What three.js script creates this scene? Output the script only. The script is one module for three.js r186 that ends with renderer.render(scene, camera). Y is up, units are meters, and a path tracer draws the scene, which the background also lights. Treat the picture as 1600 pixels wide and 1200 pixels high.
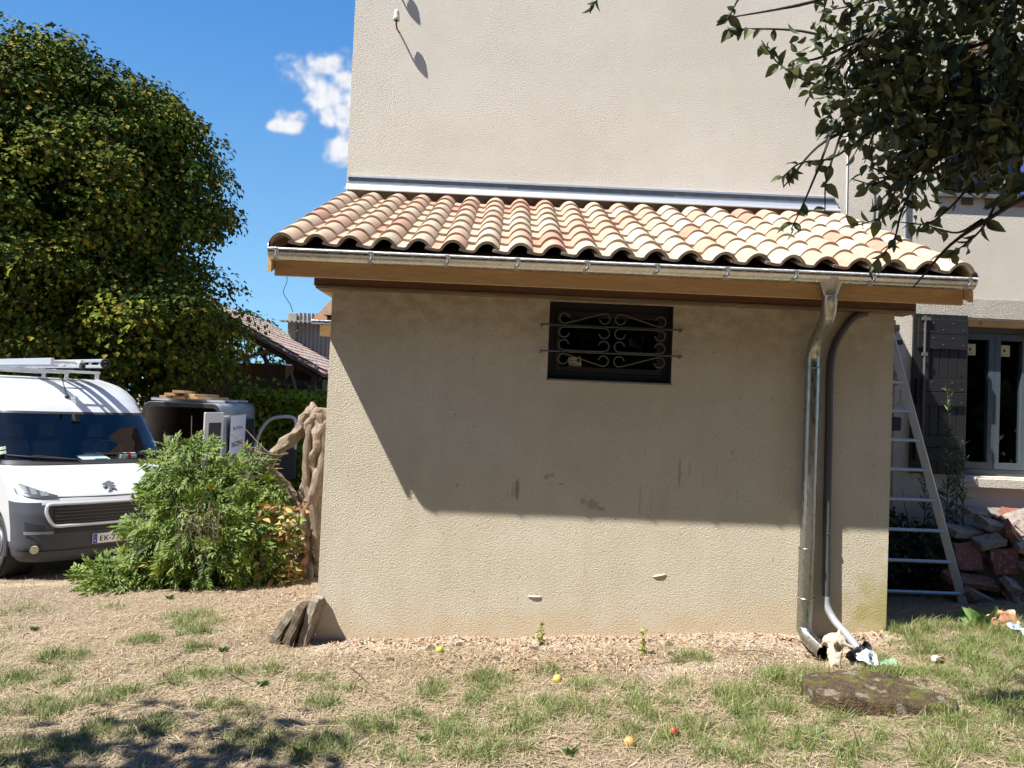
import * as THREE from 'three';
import { ImprovedNoise } from 'three/addons/math/ImprovedNoise.js';
import { RoundedBoxGeometry } from 'three/addons/geometries/RoundedBoxGeometry.js';
import { mergeGeometries } from 'three/addons/utils/BufferGeometryUtils.js';
import { MarchingCubes } from 'three/addons/objects/MarchingCubes.js';

// ---------------------------------------------------------------- camera, light, exposure
const scene = new THREE.Scene();
const camera = new THREE.PerspectiveCamera(53.13, 4 / 3, 0.05, 2000);
camera.position.set(1.2501, 1.6884, 5.3947);
camera.rotation.set(0.0295, -0.0074, 0.0422, 'YXZ');
const renderer = new THREE.WebGLRenderer({ antialias: true });
renderer.toneMapping = THREE.LinearToneMapping;
renderer.toneMappingExposure = 2.15;
renderer.shadowMap.enabled = true;
const SUN = new THREE.Vector3(-1.887, 3.06, 1).normalize();
const sun = new THREE.DirectionalLight(new THREE.Color().setRGB(1, 0.975, 0.93), 5);
sun.position.copy(SUN).multiplyScalar(40); sun.target.position.set(0, 0, 0);
sun.castShadow = true; sun.shadow.radius = 1;
sun.shadow.mapSize.set(4096, 4096);
Object.assign(sun.shadow.camera, { left: -22, right: 22, top: 22, bottom: -22, near: 1, far: 90 });
scene.add(sun, sun.target);

// ---------------------------------------------------------------- noise
const PN = new ImprovedNoise();
const n3 = (x, y, z = 0) => PN.noise(x, y, z);
const PERM = (() => { const p = new Uint8Array(512), a = []; for (let i = 0; i < 256; i++) a[i] = i; let q = 12345; for (let i = 255; i > 0; i--) { q = (Math.imul(q, 1103515245) + 12345) >>> 0; const j = (q >>> 8) % (i + 1); [a[i], a[j]] = [a[j], a[i]]; } for (let i = 0; i < 512; i++) p[i] = a[i & 255]; return p; })();
const GX = new Float64Array(256), GY = new Float64Array(256); for (let i = 0; i < 256; i++) { GX[i] = Math.cos(i * 2.39996) * 1.35; GY[i] = Math.sin(i * 2.39996) * 1.35; }
function n2(x, y) {
  const fx = Math.floor(x), fy = Math.floor(y), u = x - fx, v = y - fy, X = fx & 255, Y = fy & 255, a = PERM[X] + Y, b = PERM[X + 1] + Y;
  const su = u * u * u * (u * (u * 6 - 15) + 10), sv = v * v * v * (v * (v * 6 - 15) + 10);
  const i = PERM[a], j = PERM[b], k = PERM[(a + 1) & 511], l = PERM[(b + 1) & 511];
  const p = GX[i] * u + GY[i] * v, q = GX[j] * (u - 1) + GY[j] * v, r = GX[k] * u + GY[k] * (v - 1), s = GX[l] * (u - 1) + GY[l] * (v - 1);
  const m = p + su * (q - p), n = r + su * (s - r); return m + sv * (n - m);
}
function fbm(x, y, z = 0, o = 4) { x += z * 19.37; y += z * 7.91; let s = 0, a = 0.5; for (let i = 0; i < o; i++) { s += a * n2(x, y); x = x * 2.03 + 7.1; y = y * 2.03 + 3.7; a *= 0.5; } return s; }
function rngOf(seed) { let a = seed >>> 0; return () => { a = (a + 0x6D2B79F5) | 0; let t = Math.imul(a ^ (a >>> 15), 1 | a); t = (t + Math.imul(t ^ (t >>> 7), 61 | t)) ^ t; return ((t ^ (t >>> 14)) >>> 0) / 4294967296; }; }
const clamp = (x, a = 0, b = 1) => Math.min(b, Math.max(a, x));
const sm = (a, b, x) => { const t = clamp((x - a) / (b - a)); return t * t * (3 - 2 * t); };
const lerp = (a, b, t) => a + (b - a) * t;
const mix3 = (a, b, t) => [lerp(a[0], b[0], t), lerp(a[1], b[1], t), lerp(a[2], b[2], t)];
const V = (x, y, z) => new THREE.Vector3(x, y, z);

// ---------------------------------------------------------------- sky: clear blue air and small cumulus
{
  const W = 4096, H = 2048, d = new Float32Array(W * H * 4);
  const puffs = [[-0.262, 0.392, 0.040, 0.026], [-0.235, 0.372, 0.040, 0.034], [-0.212, 0.36, 0.035, 0.05], [-0.285, 0.334, 0.022, 0.015], [-0.302, 0.327, 0.014, 0.009], [-0.225, 0.312, 0.024, 0.021], [-0.205, 0.33, 0.03, 0.03], [-0.243, 0.345, 0.012, 0.02]];
  for (let j = 0; j < H; j++) {
    const e = ((j + 0.5) / H - 0.5) * Math.PI, se = Math.sin(e), ce = Math.cos(e);
    for (let i = 0; i < W; i++) {
      const p = ((i + 0.5) / W - 0.5) * 2 * Math.PI, x = ce * Math.cos(p), y = se, z = ce * Math.sin(p);
      const h = clamp(y, 0, 1), k = Math.pow(1 - h, 3.2);
      let c = mix3([0.015, 0.100, 0.315], [0.205, 0.400, 0.550], k);
      c = mix3(c, [0.010, 0.070, 0.225], sm(0.5, 1.0, h) * 0.85);
      const s = x * SUN.x + y * SUN.y + z * SUN.z, g = 0.10 * Math.exp((s - 1) * 9);
      c = [c[0] + g, c[1] + g * 0.95, c[2] + g * 0.85];
      if (y < 0) c = mix3(c, [0.16, 0.14, 0.10], sm(0, 0.05, -y));
      if (y > 0.02 && y < 0.8) {
        const az = Math.atan2(x, -z), el = Math.asin(y);
        let den = -1.2;
        if (az > -0.42 && az < -0.1 && el > 0.22 && el < 0.5) {
          for (const [a, b, ra, rb] of puffs) { const q = ((az - a) / ra) ** 2 + ((el - b) / rb) ** 2; den = Math.max(den, 1.05 - q * 0.75); }
          den += 1.25 * fbm(az * 24, el * 30, 3, 6) + 0.5 * fbm(az * 90, el * 100, 5, 3) - 0.10;
        } else if (el > 0.12) {
          const f = fbm(x / (y + 0.25) * 2.1, z / (y + 0.25) * 2.1, 9, 4); den = (f - 0.5) * 3.2;
        }
        if (den > 0) {
          const t = Math.pow(sm(0.0, 1.05, den), 1.2) * 0.97, li = 0.36 + 0.09 * sm(0.2, 1, den) + 0.09 * fbm(az * 60, el * 60, 5, 3);
          c = mix3(c, [li * 0.98, li * 0.985, li * 1.03], t);
        }
      }
      const q = (j * W + i) * 4; d[q] = c[0]; d[q + 1] = c[1]; d[q + 2] = c[2]; d[q + 3] = 1;
    }
  }
  const t = new THREE.DataTexture(d, W, H, THREE.RGBAFormat, THREE.FloatType);
  t.mapping = THREE.EquirectangularReflectionMapping; t.magFilter = t.minFilter = THREE.LinearFilter; t.wrapS = THREE.RepeatWrapping; t.needsUpdate = true;
  scene.background = t; scene.environment = t;
}

// ---------------------------------------------------------------- builders
const taken = {};
function numbered(n) { if (!(n in taken)) { taken[n] = 0; return n; } taken[n]++; return n + '_' + String(taken[n]).padStart(3, '0'); }
function thing(name, label, category, pos = [0, 0, 0], turn = 0, group) {
  const o = new THREE.Group(); o.name = numbered(name); scene.add(o); o.position.set(...pos); o.rotation.y = turn;
  o.userData = { label, category }; if (group) o.userData.group = group; return o;
}
function part(name, geo, mat, parent, label) {
  const m = new THREE.Mesh(Array.isArray(geo) ? (geo.length > 1 ? join(geo) : geo[0]) : geo, mat); m.name = name; m.castShadow = m.receiveShadow = true; parent.add(m);
  if (label) m.userData.label = label; return m;
}
function grp(name, parent) { const g = new THREE.Group(); g.name = name; parent.add(g); return g; }
function single(name, geo, mat, label, category, group) {
  const m = part(numbered(name), geo, mat, scene); m.userData = { label, category }; if (group) m.userData.group = group; return m;
}
function struct(name, geo, mat) { const m = part(numbered(name), geo, mat, scene); m.userData = { kind: 'structure' }; return m; }
function join(list) {
  const l = list.map(g => { const q = g.index ? g.toNonIndexed() : g; for (const k of Object.keys(q.attributes)) if (!['position', 'normal', 'uv'].includes(k)) q.deleteAttribute(k); return q; });
  return mergeGeometries(l);
}
// box from min/max corners, uv in metres
function bx(x0, x1, y0, y1, z0, z1, r = 0) {
  const w = x1 - x0, h = y1 - y0, dd = z1 - z0;
  const g = r > 0 ? new RoundedBoxGeometry(w, h, dd, 2, Math.min(r, w / 2.01, h / 2.01, dd / 2.01)) : new THREE.BoxGeometry(w, h, dd);
  g.translate((x0 + x1) / 2, (y0 + y1) / 2, (z0 + z1) / 2); return boxUV(g);
}
function boxUV(g, s = 1) {
  if (g.index) g = g.toNonIndexed();
  const p = g.attributes.position, uv = new Float32Array(p.count * 2), a = V(0, 0, 0), b = V(0, 0, 0), c = V(0, 0, 0);
  for (let i = 0; i < p.count; i += 3) {
    a.fromBufferAttribute(p, i); b.fromBufferAttribute(p, i + 1).sub(a); c.fromBufferAttribute(p, i + 2).sub(a); b.cross(c);
    const nx = Math.abs(b.x), ny = Math.abs(b.y), nz = Math.abs(b.z);
    for (let k = 0; k < 3; k++) {
      const x = p.getX(i + k), y = p.getY(i + k), z = p.getZ(i + k), j = (i + k) * 2;
      if (nz >= nx && nz >= ny) { uv[j] = x * s; uv[j + 1] = y * s; } else if (nx >= ny) { uv[j] = z * s; uv[j + 1] = y * s; } else { uv[j] = x * s; uv[j + 1] = z * s; }
    }
  }
  g.setAttribute('uv', new THREE.BufferAttribute(uv, 2)); return g;
}
function tube(pts, r, seg = 24, rad = 8, closed = false) { return new THREE.TubeGeometry(new THREE.CatmullRomCurve3(pts.map(p => Array.isArray(p) ? V(...p) : p), closed, 'centripetal'), seg, r, rad, closed); }
function bar(a, b, r, rad = 8) { return new THREE.TubeGeometry(new THREE.LineCurve3(V(...a), V(...b)), 1, r, rad); }
function capBar(a, b, r, rad = 10) {
  const A = V(...a), B = V(...b), L = A.distanceTo(B), g = new THREE.CylinderGeometry(r, r, L, rad); g.translate(0, L / 2, 0);
  g.applyQuaternion(new THREE.Quaternion().setFromUnitVectors(V(0, 1, 0), B.clone().sub(A).normalize())); return g.translate(...a);
}
// box bar between two points (w = width along side vector, h = height)
function beam(a, b, w, h, up = [0, 1, 0]) {
  const A = V(...a), B = V(...b), L = A.distanceTo(B), g = new THREE.BoxGeometry(w, h, L); boxUV(g);
  const m = new THREE.Matrix4().lookAt(B, A, V(...up)); const gg = boxUV(g); gg.applyMatrix4(m); gg.translate(...A.clone().add(B).multiplyScalar(0.5).toArray()); return gg;
}
// tapered tube with varying radius and surface noise
function limb(pts, radii, seg = 20, rad = 8, noise = 0, fr = 6, twist = 0, lobes = 0) {
  const c = new THREE.CatmullRomCurve3(pts.map(p => Array.isArray(p) ? V(...p) : p), false, 'centripetal');
  const fs = c.computeFrenetFrames(seg, false), pos = [], uv = [], idx = [];
  for (let i = 0; i <= seg; i++) {
    const t = i / seg, P = c.getPoint(t), k = t * (radii.length - 1), q = Math.min(radii.length - 2, Math.floor(k)), R = lerp(radii[q], radii[q + 1], k - q);
    for (let j = 0; j <= rad; j++) {
      const a = (j % rad) / rad * Math.PI * 2 + twist * t; let rr = R;
      const dx = Math.cos(a), dy = Math.sin(a);
      const d = V(0, 0, 0).addScaledVector(fs.normals[i], dx).addScaledVector(fs.binormals[i], dy);
      if (lobes) rr *= 1 + 0.16 * Math.sin((j % rad) / rad * Math.PI * 2 * lobes + 2.5 * Math.sin(t * 5));
      if (noise) rr *= 1 + noise * n3(P.x * fr + d.x * 1.5, P.y * fr + d.y * 1.5, P.z * fr + d.z * 1.5);
      pos.push(P.x + d.x * rr, P.y + d.y * rr, P.z + d.z * rr); uv.push(j / rad, t * 3);
    }
  }
  for (let i = 0; i < seg; i++) for (let j = 0; j < rad; j++) { const a = i * (rad + 1) + j, b = a + rad + 1; idx.push(a, a + 1, b, a + 1, b + 1, b); }
  const c0 = pos.length / 3; for (const e of [0, seg]) { const P = c.getPoint(e / seg); pos.push(P.x, P.y, P.z); uv.push(0.5, 0); }
  for (let j = 0; j < rad; j++) { idx.push(c0, j + 1, j); const a = seg * (rad + 1) + j; idx.push(c0 + 1, a, a + 1); }
  const g = new THREE.BufferGeometry(); g.setAttribute('position', new THREE.Float32BufferAttribute(pos, 3)); g.setAttribute('uv', new THREE.Float32BufferAttribute(uv, 2)); g.setIndex(idx); g.computeVertexNormals(); return g;
}
function extr(pts, depth, holes = [], bevel = 0) {
  const s = new THREE.Shape(pts.map(p => new THREE.Vector2(...p)));
  for (const h of holes) s.holes.push(new THREE.Path(h.map(p => new THREE.Vector2(...p))));
  return boxUV(new THREE.ExtrudeGeometry(s, { depth, bevelEnabled: bevel > 0, bevelSize: bevel, bevelThickness: bevel, bevelSegments: 2, curveSegments: 8 }));
}
const rect = (x0, x1, y0, y1) => [[x0, y0], [x1, y0], [x1, y1], [x0, y1]];
// triangle collector for foliage with colours per leaf
class Leaves {
  constructor() { this.p = []; this.c = []; }
  add(tpl, m, col) {
    const e = m.elements;
    for (let i = 0; i < tpl.length; i += 3) {
      const x = tpl[i], y = tpl[i + 1], z = tpl[i + 2];
      this.p.push(e[0] * x + e[4] * y + e[8] * z + e[12], e[1] * x + e[5] * y + e[9] * z + e[13], e[2] * x + e[6] * y + e[10] * z + e[14]); this.c.push(col[0], col[1], col[2]);
    }
  }
  geo() { const g = new THREE.BufferGeometry(); g.setAttribute('position', new THREE.Float32BufferAttribute(this.p, 3)); g.setAttribute('color', new THREE.Float32BufferAttribute(this.c, 3)); g.computeVertexNormals(); return g; }
}
// leaf lying along +y, fold along the midrib
function leafTpl(len, wid, fold = 0.12, droop = 0.1, seg = 2) {
  const w = seg === 1 ? [0, 0] : seg === 2 ? [0, 1, 0] : [0.12, 0.85, 1, 0.62, 0], n = w.length - 1, row = [];
  for (let i = 0; i <= n; i++) { const t = seg === 2 ? [0, 0.45, 1][i] : i / n, y = t * len, z = -droop * len * t * t; row.push([[-w[i] * wid / 2, y, z + fold * wid * w[i]], [0, y, z], [w[i] * wid / 2, y, z + fold * wid * w[i]]]); }
  const o = []; const tri = (a, b, c) => o.push(...a, ...b, ...c);
  for (let i = 0; i < n; i++) { const [a, b, c] = row[i], [d, e, f] = row[i + 1]; if (w[i] > 0) tri(a, b, d); tri(b, e, d); tri(b, f, e); if (w[i] > 0) tri(b, c, f); }
  return o;
}
const _m = new THREE.Matrix4(), _q = new THREE.Quaternion(), _s = V(1, 1, 1), UPV = V(0, 1, 0);
// orient +y along dir, roll about it
function orient(pos, dir, roll, s = 1, m = _m) {
  _q.setFromUnitVectors(UPV, dir); const q2 = new THREE.Quaternion().setFromAxisAngle(dir, roll); q2.multiply(_q); return m.compose(pos, q2, V(s, s, s));
}
// leaf with its blade facing nrm and its tip towards dir
const _x = V(0, 0, 0), _y = V(0, 0, 0), _z = V(0, 0, 0);
function orientN(pos, nrm, dir, s, m = _m) { _z.copy(nrm).normalize(); _y.copy(dir).addScaledVector(_z, -dir.dot(_z)); if (_y.lengthSq() < 1e-5) _y.set(0.3, -1, 0.2); _y.normalize(); _x.crossVectors(_y, _z); m.makeBasis(_x, _y, _z); m.scale(V(s, s, s)); return m.setPosition(pos); }
function rndDir(r) { const z = r() * 2 - 1, a = r() * 6.2832, q = Math.sqrt(1 - z * z); return V(q * Math.cos(a), z, q * Math.sin(a)); }

// ---------------------------------------------------------------- textures
function tex(w, h, fn, srgb = true, rx = 1, ry = 1, wrap = true) {
  const d = new Uint8Array(w * h * 4), to = v => srgb ? (v <= 0.0031308 ? v * 12.92 : 1.055 * Math.pow(v, 1 / 2.4) - 0.055) : v;
  for (let j = 0; j < h; j++) for (let i = 0; i < w; i++) { const c = fn((i + 0.5) / w, (j + 0.5) / h), q = (j * w + i) * 4; for (let k = 0; k < 3; k++) d[q + k] = clamp(to(Array.isArray(c) ? c[k] : c)) * 255; d[q + 3] = 255; }
  const t = new THREE.DataTexture(d, w, h); t.magFilter = THREE.LinearFilter; t.minFilter = THREE.LinearMipmapLinearFilter; t.generateMipmaps = true; if (srgb) t.colorSpace = THREE.SRGBColorSpace;
  t.wrapS = t.wrapT = wrap ? THREE.RepeatWrapping : THREE.ClampToEdgeWrapping; t.repeat.set(rx, ry); t.needsUpdate = true; return t;
}
// periodic blend so the tile edge does not show
function tileNoise(u, v, f, o, seed) { const a = fbm(u * f, v * f, seed, o), b = fbm((u - 1) * f, v * f, seed, o), c = fbm(u * f, (v - 1) * f, seed, o), d = fbm((u - 1) * f, (v - 1) * f, seed, o), x = sm(0.8, 1, u), y = sm(0.8, 1, v); return lerp(lerp(a, b, x), lerp(c, d, x), y); }
const std = o => new THREE.MeshStandardMaterial({ roughness: 0.9, metalness: 0, side: THREE.DoubleSide, ...o });
const phys = o => new THREE.MeshPhysicalMaterial({ roughness: 0.6, metalness: 0, side: THREE.DoubleSide, ...o });
const lin = (r, g, b) => new THREE.Color().setRGB(r, g, b);
const canvasTex = (w, h, draw) => { const c = document.createElement('canvas'); c.width = w; c.height = h; draw(c.getContext('2d'), w, h); const t = new THREE.CanvasTexture(c); t.colorSpace = THREE.SRGBColorSpace; return t; };

const T0 = Date.now(), lap = n => console.log(n, Date.now() - T0);
const wrapTile = (u, v, f) => { const x = sm(0.8, 1, u), y = sm(0.8, 1, v), a = f(u, v), b = x ? f(u - 1, v) : 0, c = y ? f(u, v - 1) : 0, d = x && y ? f(u - 1, v - 1) : 0; return lerp(lerp(a, b, x), lerp(c, d, x), y); };
const stuccoBump = tex(1024, 1024, (u, v) => wrapTile(u, v, (x, y) => { const wx = x + 0.006 * n2(x * 31 + 9, y * 31), wy = y + 0.006 * n2(x * 31, y * 31 + 7); return clamp(0.5 + 0.55 * n2((wx * 0.8 - wy * 0.6) * 66, (wx * 0.6 + wy * 0.8) * 66) * 0.6 + 0.42 * n2((wx * 0.45 + wy * 0.89) * 127 + 5, (wy * 0.45 - wx * 0.89) * 127) + 0.3 * n2((wx * 0.97 + wy * 0.24) * 231 + 3, (wy * 0.97 - wx * 0.24) * 231)); }), false, 1.25, 1.25);
const r0 = rngOf(5);
// annex render: mapped 1:1 over x 0..4, y -0.6..2.5
const drips = [[1.357, 1.11, 0.016, 0.075, 1.0], [1.325, 1.09, 0.01, 0.06, .5], [1.29, 1.08, 0.006, 0.05, .35], [2.492, 1.27, 0.009, 0.10, 0.75], [2.56, 1.3, 0.008, 0.05, .45], [2.22, 1.08, 0.006, 0.11, 0.55], [2.3, 1.06, .005, .08, .3], [2.38, 1.05, .005, .06, .3], [2.66, 1.25, .005, .06, .3], [2.75, 1.3, .006, .07, .3], [2.9, 1.15, .006, .05, .25]];
const smears = [[1.886, 1.03, 0.04, 0.03], [1.95, 1.0, 0.03, 0.016], [1.82, 1.05, 0.02, 0.02], [1.56, 1.21, 0.02, 0.018], [1.60, 1.22, 0.012, 0.014]];
lap('bump');
const annexMap = tex(1600, 1240, (u, v) => {
  const x = u * 4, y = -0.6 + v * 3.1;
  const big = fbm(x * 0.9, y * 1.3, 2, 4), mid = fbm(x * 5, y * 4, 6, 3), fine = fbm(x * 40, y * 40, 8, 2);
  let c = mix3([0.625, 0.56, 0.435], [0.545, 0.475, 0.348], clamp(0.5 + 1.0 * big + 0.5 * mid));
  c = c.map(k => k * (1 + 0.10 * fine));
  const ver = fbm(x * 7, y * 0.5, 12, 3); c = c.map((k, i) => k * (1 - [0.05, 0.06, 0.08][i] * clamp(ver * 2)));
  // grimy rough band of old plaster just under the plate
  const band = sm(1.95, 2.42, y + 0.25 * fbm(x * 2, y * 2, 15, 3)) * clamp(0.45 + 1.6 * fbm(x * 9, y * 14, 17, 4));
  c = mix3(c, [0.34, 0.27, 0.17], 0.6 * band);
  for (const [dx, dy, rx, ry, s] of drips) { const q = ((x - dx + 0.004 * n3(y * 60, dx * 9)) / rx) ** 2 + ((y - dy) / ry) ** 2; if (q < 1.6) c = mix3(c, [0.27, 0.16, 0.06], s * 0.75 * sm(1.6, 0.3, q + 0.9 * fbm(x * 60, y * 30, 3, 2))); }
  for (const [dx, dy, rx, ry] of smears) { const q = ((x - dx) / rx) ** 2 + ((y - dy) / ry) ** 2; if (q < 2) c = mix3(c, [0.27, 0.22, 0.17], 0.6 * sm(2, 0.2, q + 1.6 * fbm(x * 45, y * 45, 5, 3))); }
  // splash-back of soil along the foot, with a ragged outline
  const foot = y - 0.054 * x, sp = sm(0.30, 0.0, foot + 0.22 * fbm(x * 4, y * 6, 21, 4)); c = mix3(c, [0.56, 0.41, 0.25], 0.55 * sp);
  const mo = sm(0.55, 0.0, Math.hypot((x - 3.95) / 0.7, (foot - 0.1) / 0.8) + 0.5 * fbm(x * 8, y * 8, 30, 4)); c = mix3(c, [0.36, 0.31, 0.07], 0.75 * mo);
  const sc = fbm(x * 26, y * 26, 41, 2); if (sc > 0.43) c = mix3(c, [0.2, 0.14, 0.08], 0.5);
  return c;
}, true, 1 / 4, 1 / 3.1, false);
annexMap.offset.set(0, 0.6 / 3.1);
lap('annexmap');
const houseMap = tex(1024, 1024, (u, v) => {
  const big = tileNoise(u, v, 4, 4, 3), mid = tileNoise(u, v, 22, 3, 7), fine = fbm(u * 300, v * 300, 5, 2);
  let c = mix3([0.62, 0.56, 0.475], [0.555, 0.495, 0.405], clamp(0.5 + 0.9 * big + 0.5 * mid)); c = c.map(k => k * (1 + 0.08 * fine));
  if (fbm(u * 170, v * 170, 19, 2) > 0.44) c = mix3(c, [0.2, 0.16, 0.12], 0.5); return c;
}, true, 1 / 5, 1 / 5);
const woodTex = (a, b, seed, f = 1) => tex(512, 512, (u, v) => {
  const g = fbm(u * 5 * f, v * 46 * f, seed, 4), k = fbm(u * 3, v * 9, seed + 4, 3); let c = mix3(a, b, clamp(0.5 + 1.1 * g + 0.5 * k));
  const kn = Math.hypot((u - 0.35 - 0.1 * Math.floor(v * 4) % 2) * 3, ((v * 4) % 1 - 0.5)); if (kn < 0.06) c = c.map(x => x * 0.45); return c;
}, true, 1, 1);
const M = {};
M.annex = std({ map: annexMap, bumpMap: stuccoBump, bumpScale: 0.0036, roughness: 0.95 });
M.house = std({ map: houseMap, bumpMap: stuccoBump, bumpScale: 0.0036, roughness: 0.95 });
M.pine = std({ map: woodTex([0.62, 0.395, 0.19], [0.50, 0.295, 0.125], 3), roughness: 0.75 });
M.brownWood = std({ map: woodTex([0.20, 0.105, 0.05], [0.12, 0.06, 0.03], 11), roughness: 0.8 });
M.greyWood = std({ map: woodTex([0.30, 0.22, 0.14], [0.17, 0.12, 0.075], 17), roughness: 0.85 });
const zincRough = tex(512, 512, (u, v) => clamp(0.27 + 0.22 * tileNoise(u, v, 9, 4, 2) + 0.06 * fbm(u * 90, v * 90, 4, 2)), false, 2, 2);
const zincMap = tex(512, 512, (u, v) => { const a = tileNoise(u, v, 7, 4, 8), s = fbm(u * 60, v * 60, 3, 2); const k = clamp(0.64 + 0.2 * a + 0.06 * s); return [k * 0.99, k, k * 0.97]; }, true, 2, 2);
M.zinc = std({ map: zincMap, roughnessMap: zincRough, roughness: 1, metalness: 1 });
M.zincDull = std({ color: lin(0.38, 0.39, 0.40), map: zincMap, roughness: 0.55, metalness: 0.75 });
M.pipe = std({ color: lin(0.62, 0.63, 0.60), map: zincMap, roughnessMap: zincRough, roughness: 1.25, metalness: 1 });
M.lead = std({ color: lin(0.62, 0.64, 0.66), roughness: 0.45, metalness: 0.8, bumpMap: stuccoBump, bumpScale: 0.001 });
M.black = std({ color: lin(0.02, 0.02, 0.022), roughness: 0.6 });
M.iron = std({ color: lin(0.09, 0.085, 0.08), roughness: 0.65 });
M.rust = std({ color: lin(0.16, 0.06, 0.025), roughness: 0.9 });
M.darkFrame = std({ color: lin(0.022, 0.02, 0.02), roughness: 0.45 });
M.glassDark = phys({ color: lin(0.9, 0.95, 0.95), transmission: 1, thickness: 0, roughness: 0.02, ior: 1.5 });
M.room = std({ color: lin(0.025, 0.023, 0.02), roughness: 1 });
M.shutter = std({ map: woodTex([0.017, 0.0155, 0.015], [0.011, 0.010, 0.010], 23), roughness: 0.5 });
M.pvcGrey = std({ color: lin(0.06, 0.076, 0.093), roughness: 0.4 });
M.white = std({ color: lin(0.75, 0.76, 0.76), roughness: 0.5 });
M.alu = std({ color: lin(0.55, 0.56, 0.585), roughness: 0.4, metalness: 0.55 });
M.darkPipe = std({ color: lin(0.075, 0.072, 0.075), roughness: 0.5 });
M.hose = std({ color: lin(0.35, 0.35, 0.36), roughness: 0.45, metalness: 0.2 });
const barkBump = tex(512, 512, (u, v) => clamp(0.5 + 0.9 * tileNoise(u, v * 0.3, 26, 4, 6)), false, 3, 2);
const barkMap = (a, b, s) => tex(256, 512, (u, v) => mix3(a, b, clamp(0.5 + 1.2 * fbm(u * 22, v * 5, s, 4))), true, 1, 1);
M.bark = std({ map: barkMap([0.11, 0.085, 0.065], [0.05, 0.04, 0.03], 2), bumpMap: barkBump, bumpScale: 0.01 });
M.twig = std({ color: lin(0.055, 0.04, 0.032), roughness: 0.9 });
M.wisteriaBark = std({ map: barkMap([0.44, 0.34, 0.24], [0.23, 0.165, 0.11], 4), bumpMap: barkBump, bumpScale: 0.012 });
M.leaf = phys({ vertexColors: true, roughness: 0.55, transmission: 0.3, thickness: 0 });
M.leafFar = phys({ vertexColors: true, roughness: 0.85, specularIntensity: 0.3 });
const leafVariants = (cols, tr) => cols.map(c => phys({ color: lin(...c), roughness: 0.72, transmission: tr, thickness: 0 }));

lap('mats');
// ---------------------------------------------------------------- ground
function H0(x, z) {
  let y = 0.054 * clamp(x, -7, 6);
  y -= 0.40 * sm(-1.4, -4.2, z) * sm(-0.6, -3.2, x);
  y -= 0.35 * sm(-5.5, -14, z) * sm(0, -4, x);
  return y;
}
function HG(x, z) {
  let y = H0(x, z) + 0.035 * fbm(x * 0.9, z * 0.9, 3, 3) + 0.018 * fbm(x * 4, z * 4, 6, 3);
  if (z > -0.2 && z < 1.2 && x > -1 && x < 4.4) y += 0.03 * sm(0.9, 0.1, z) * (0.4 + fbm(x * 2.3, z * 2.3, 8, 3));
  y -= 0.10 * sm(0.34, 0.06, Math.hypot(x - 3.42, (z - 0.32) * 0.8));
  return y;
}
// how green the turf is at a place
const tufts = [];
{ const r = rngOf(77);
  const fix = [[1.05, 0.95, 0.26], [1.2, 1.15, 0.2], [1.75, 0.95, 0.16], [2.0, 1.3, 0.28], [1.45, 1.5, 0.2], [2.75, 1.35, 0.38], [3.0, 0.8, 0.2], [2.4, 1.75, 0.3], [2.9, 1.75, 0.4], [4.1, 0.35, 0.28], [4.3, 0.7, 0.45], [4.6, 0.2, 0.4], [3.9, 0.9, 0.3], [4.0, 1.4, 0.45], [3.4, 1.9, 0.35], [4.9, -0.2, 0.35], [4.5, 1.1, 0.5], [-1.0, -0.45, 0.22], [-1.2, -0.05, 0.2], [-0.75, 0.15, 0.1], [-0.3, 0.62, 0.12], [-0.55, 0.75, 0.22], [0.2, 0.75, 0.12], [-2.8, -0.9, 0.45], [-2.5, -0.3, 0.3], [-2.2, 0.15, 0.25], [-1.5, 0.7, 0.28], [-1.3, 1.2, 0.3], [-0.6, 1.45, 0.26], [0.1, 1.6, 0.22], [0.5, 1.7, 0.22], [0.75, 1.35, 0.16], [0.9, 1.75, 0.2], [1.3, 1.8, 0.22], [-1.9, -1.0, 0.16], [5.4, 0.0, 0.5], [5.6, 0.6, 0.6], [3.6, 0.5, 0.16], [-1.0, 1.7, 0.35], [0.3, 1.15, 0.14]];
  fix.push([4.25, 0.05, 0.3], [4.5, -0.1, 0.3], [4.7, 0.35, 0.4], [4.9, 0.1, 0.35], [4.35, 0.4, 0.35], [5.1, 0.3, 0.4], [3.2, 1.75, 0.4], [3.7, 1.6, 0.4], [2.6, 1.15, 0.3], [2.1, 1.6, 0.35], [1.6, 1.3, 0.28], [2.55, 1.6, 0.35], [3.55, 0.85, 0.22], [4.2, 1.0, 0.4], [4.55, 0.5, 0.4], [1.15, 1.5, 0.3], [0.6, 1.5, 0.25], [-0.2, 1.25, 0.22], [-0.9, 1.0, 0.25], [-1.6, 0.3, 0.2], [-2.9, -0.5, 0.3], [2.85, 1.0, 0.25], [1.2, 0.8, 0.2], [2.0, 0.95, 0.16], [-1.15, -0.7, 0.3], [-0.95, -0.25, 0.2]);
  for (const f of fix) tufts.push(f);
  for (let i = 0; i < 60; i++) tufts.push([-4 + r() * 9, 0.5 + r() * 3, 0.06 + 0.12 * r()]);
}
const tuftBins = new Map();
for (const t of tufts) { const R = t[2] * 1.35; for (let i = Math.floor((t[0] - R) * 2); i <= Math.floor((t[0] + R) * 2); i++) for (let j = Math.floor((t[1] - R) * 2); j <= Math.floor((t[1] + R) * 2); j++) { const k = i * 1000 + j; if (!tuftBins.has(k)) tuftBins.set(k, []); tuftBins.get(k).push(t); } }
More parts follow.
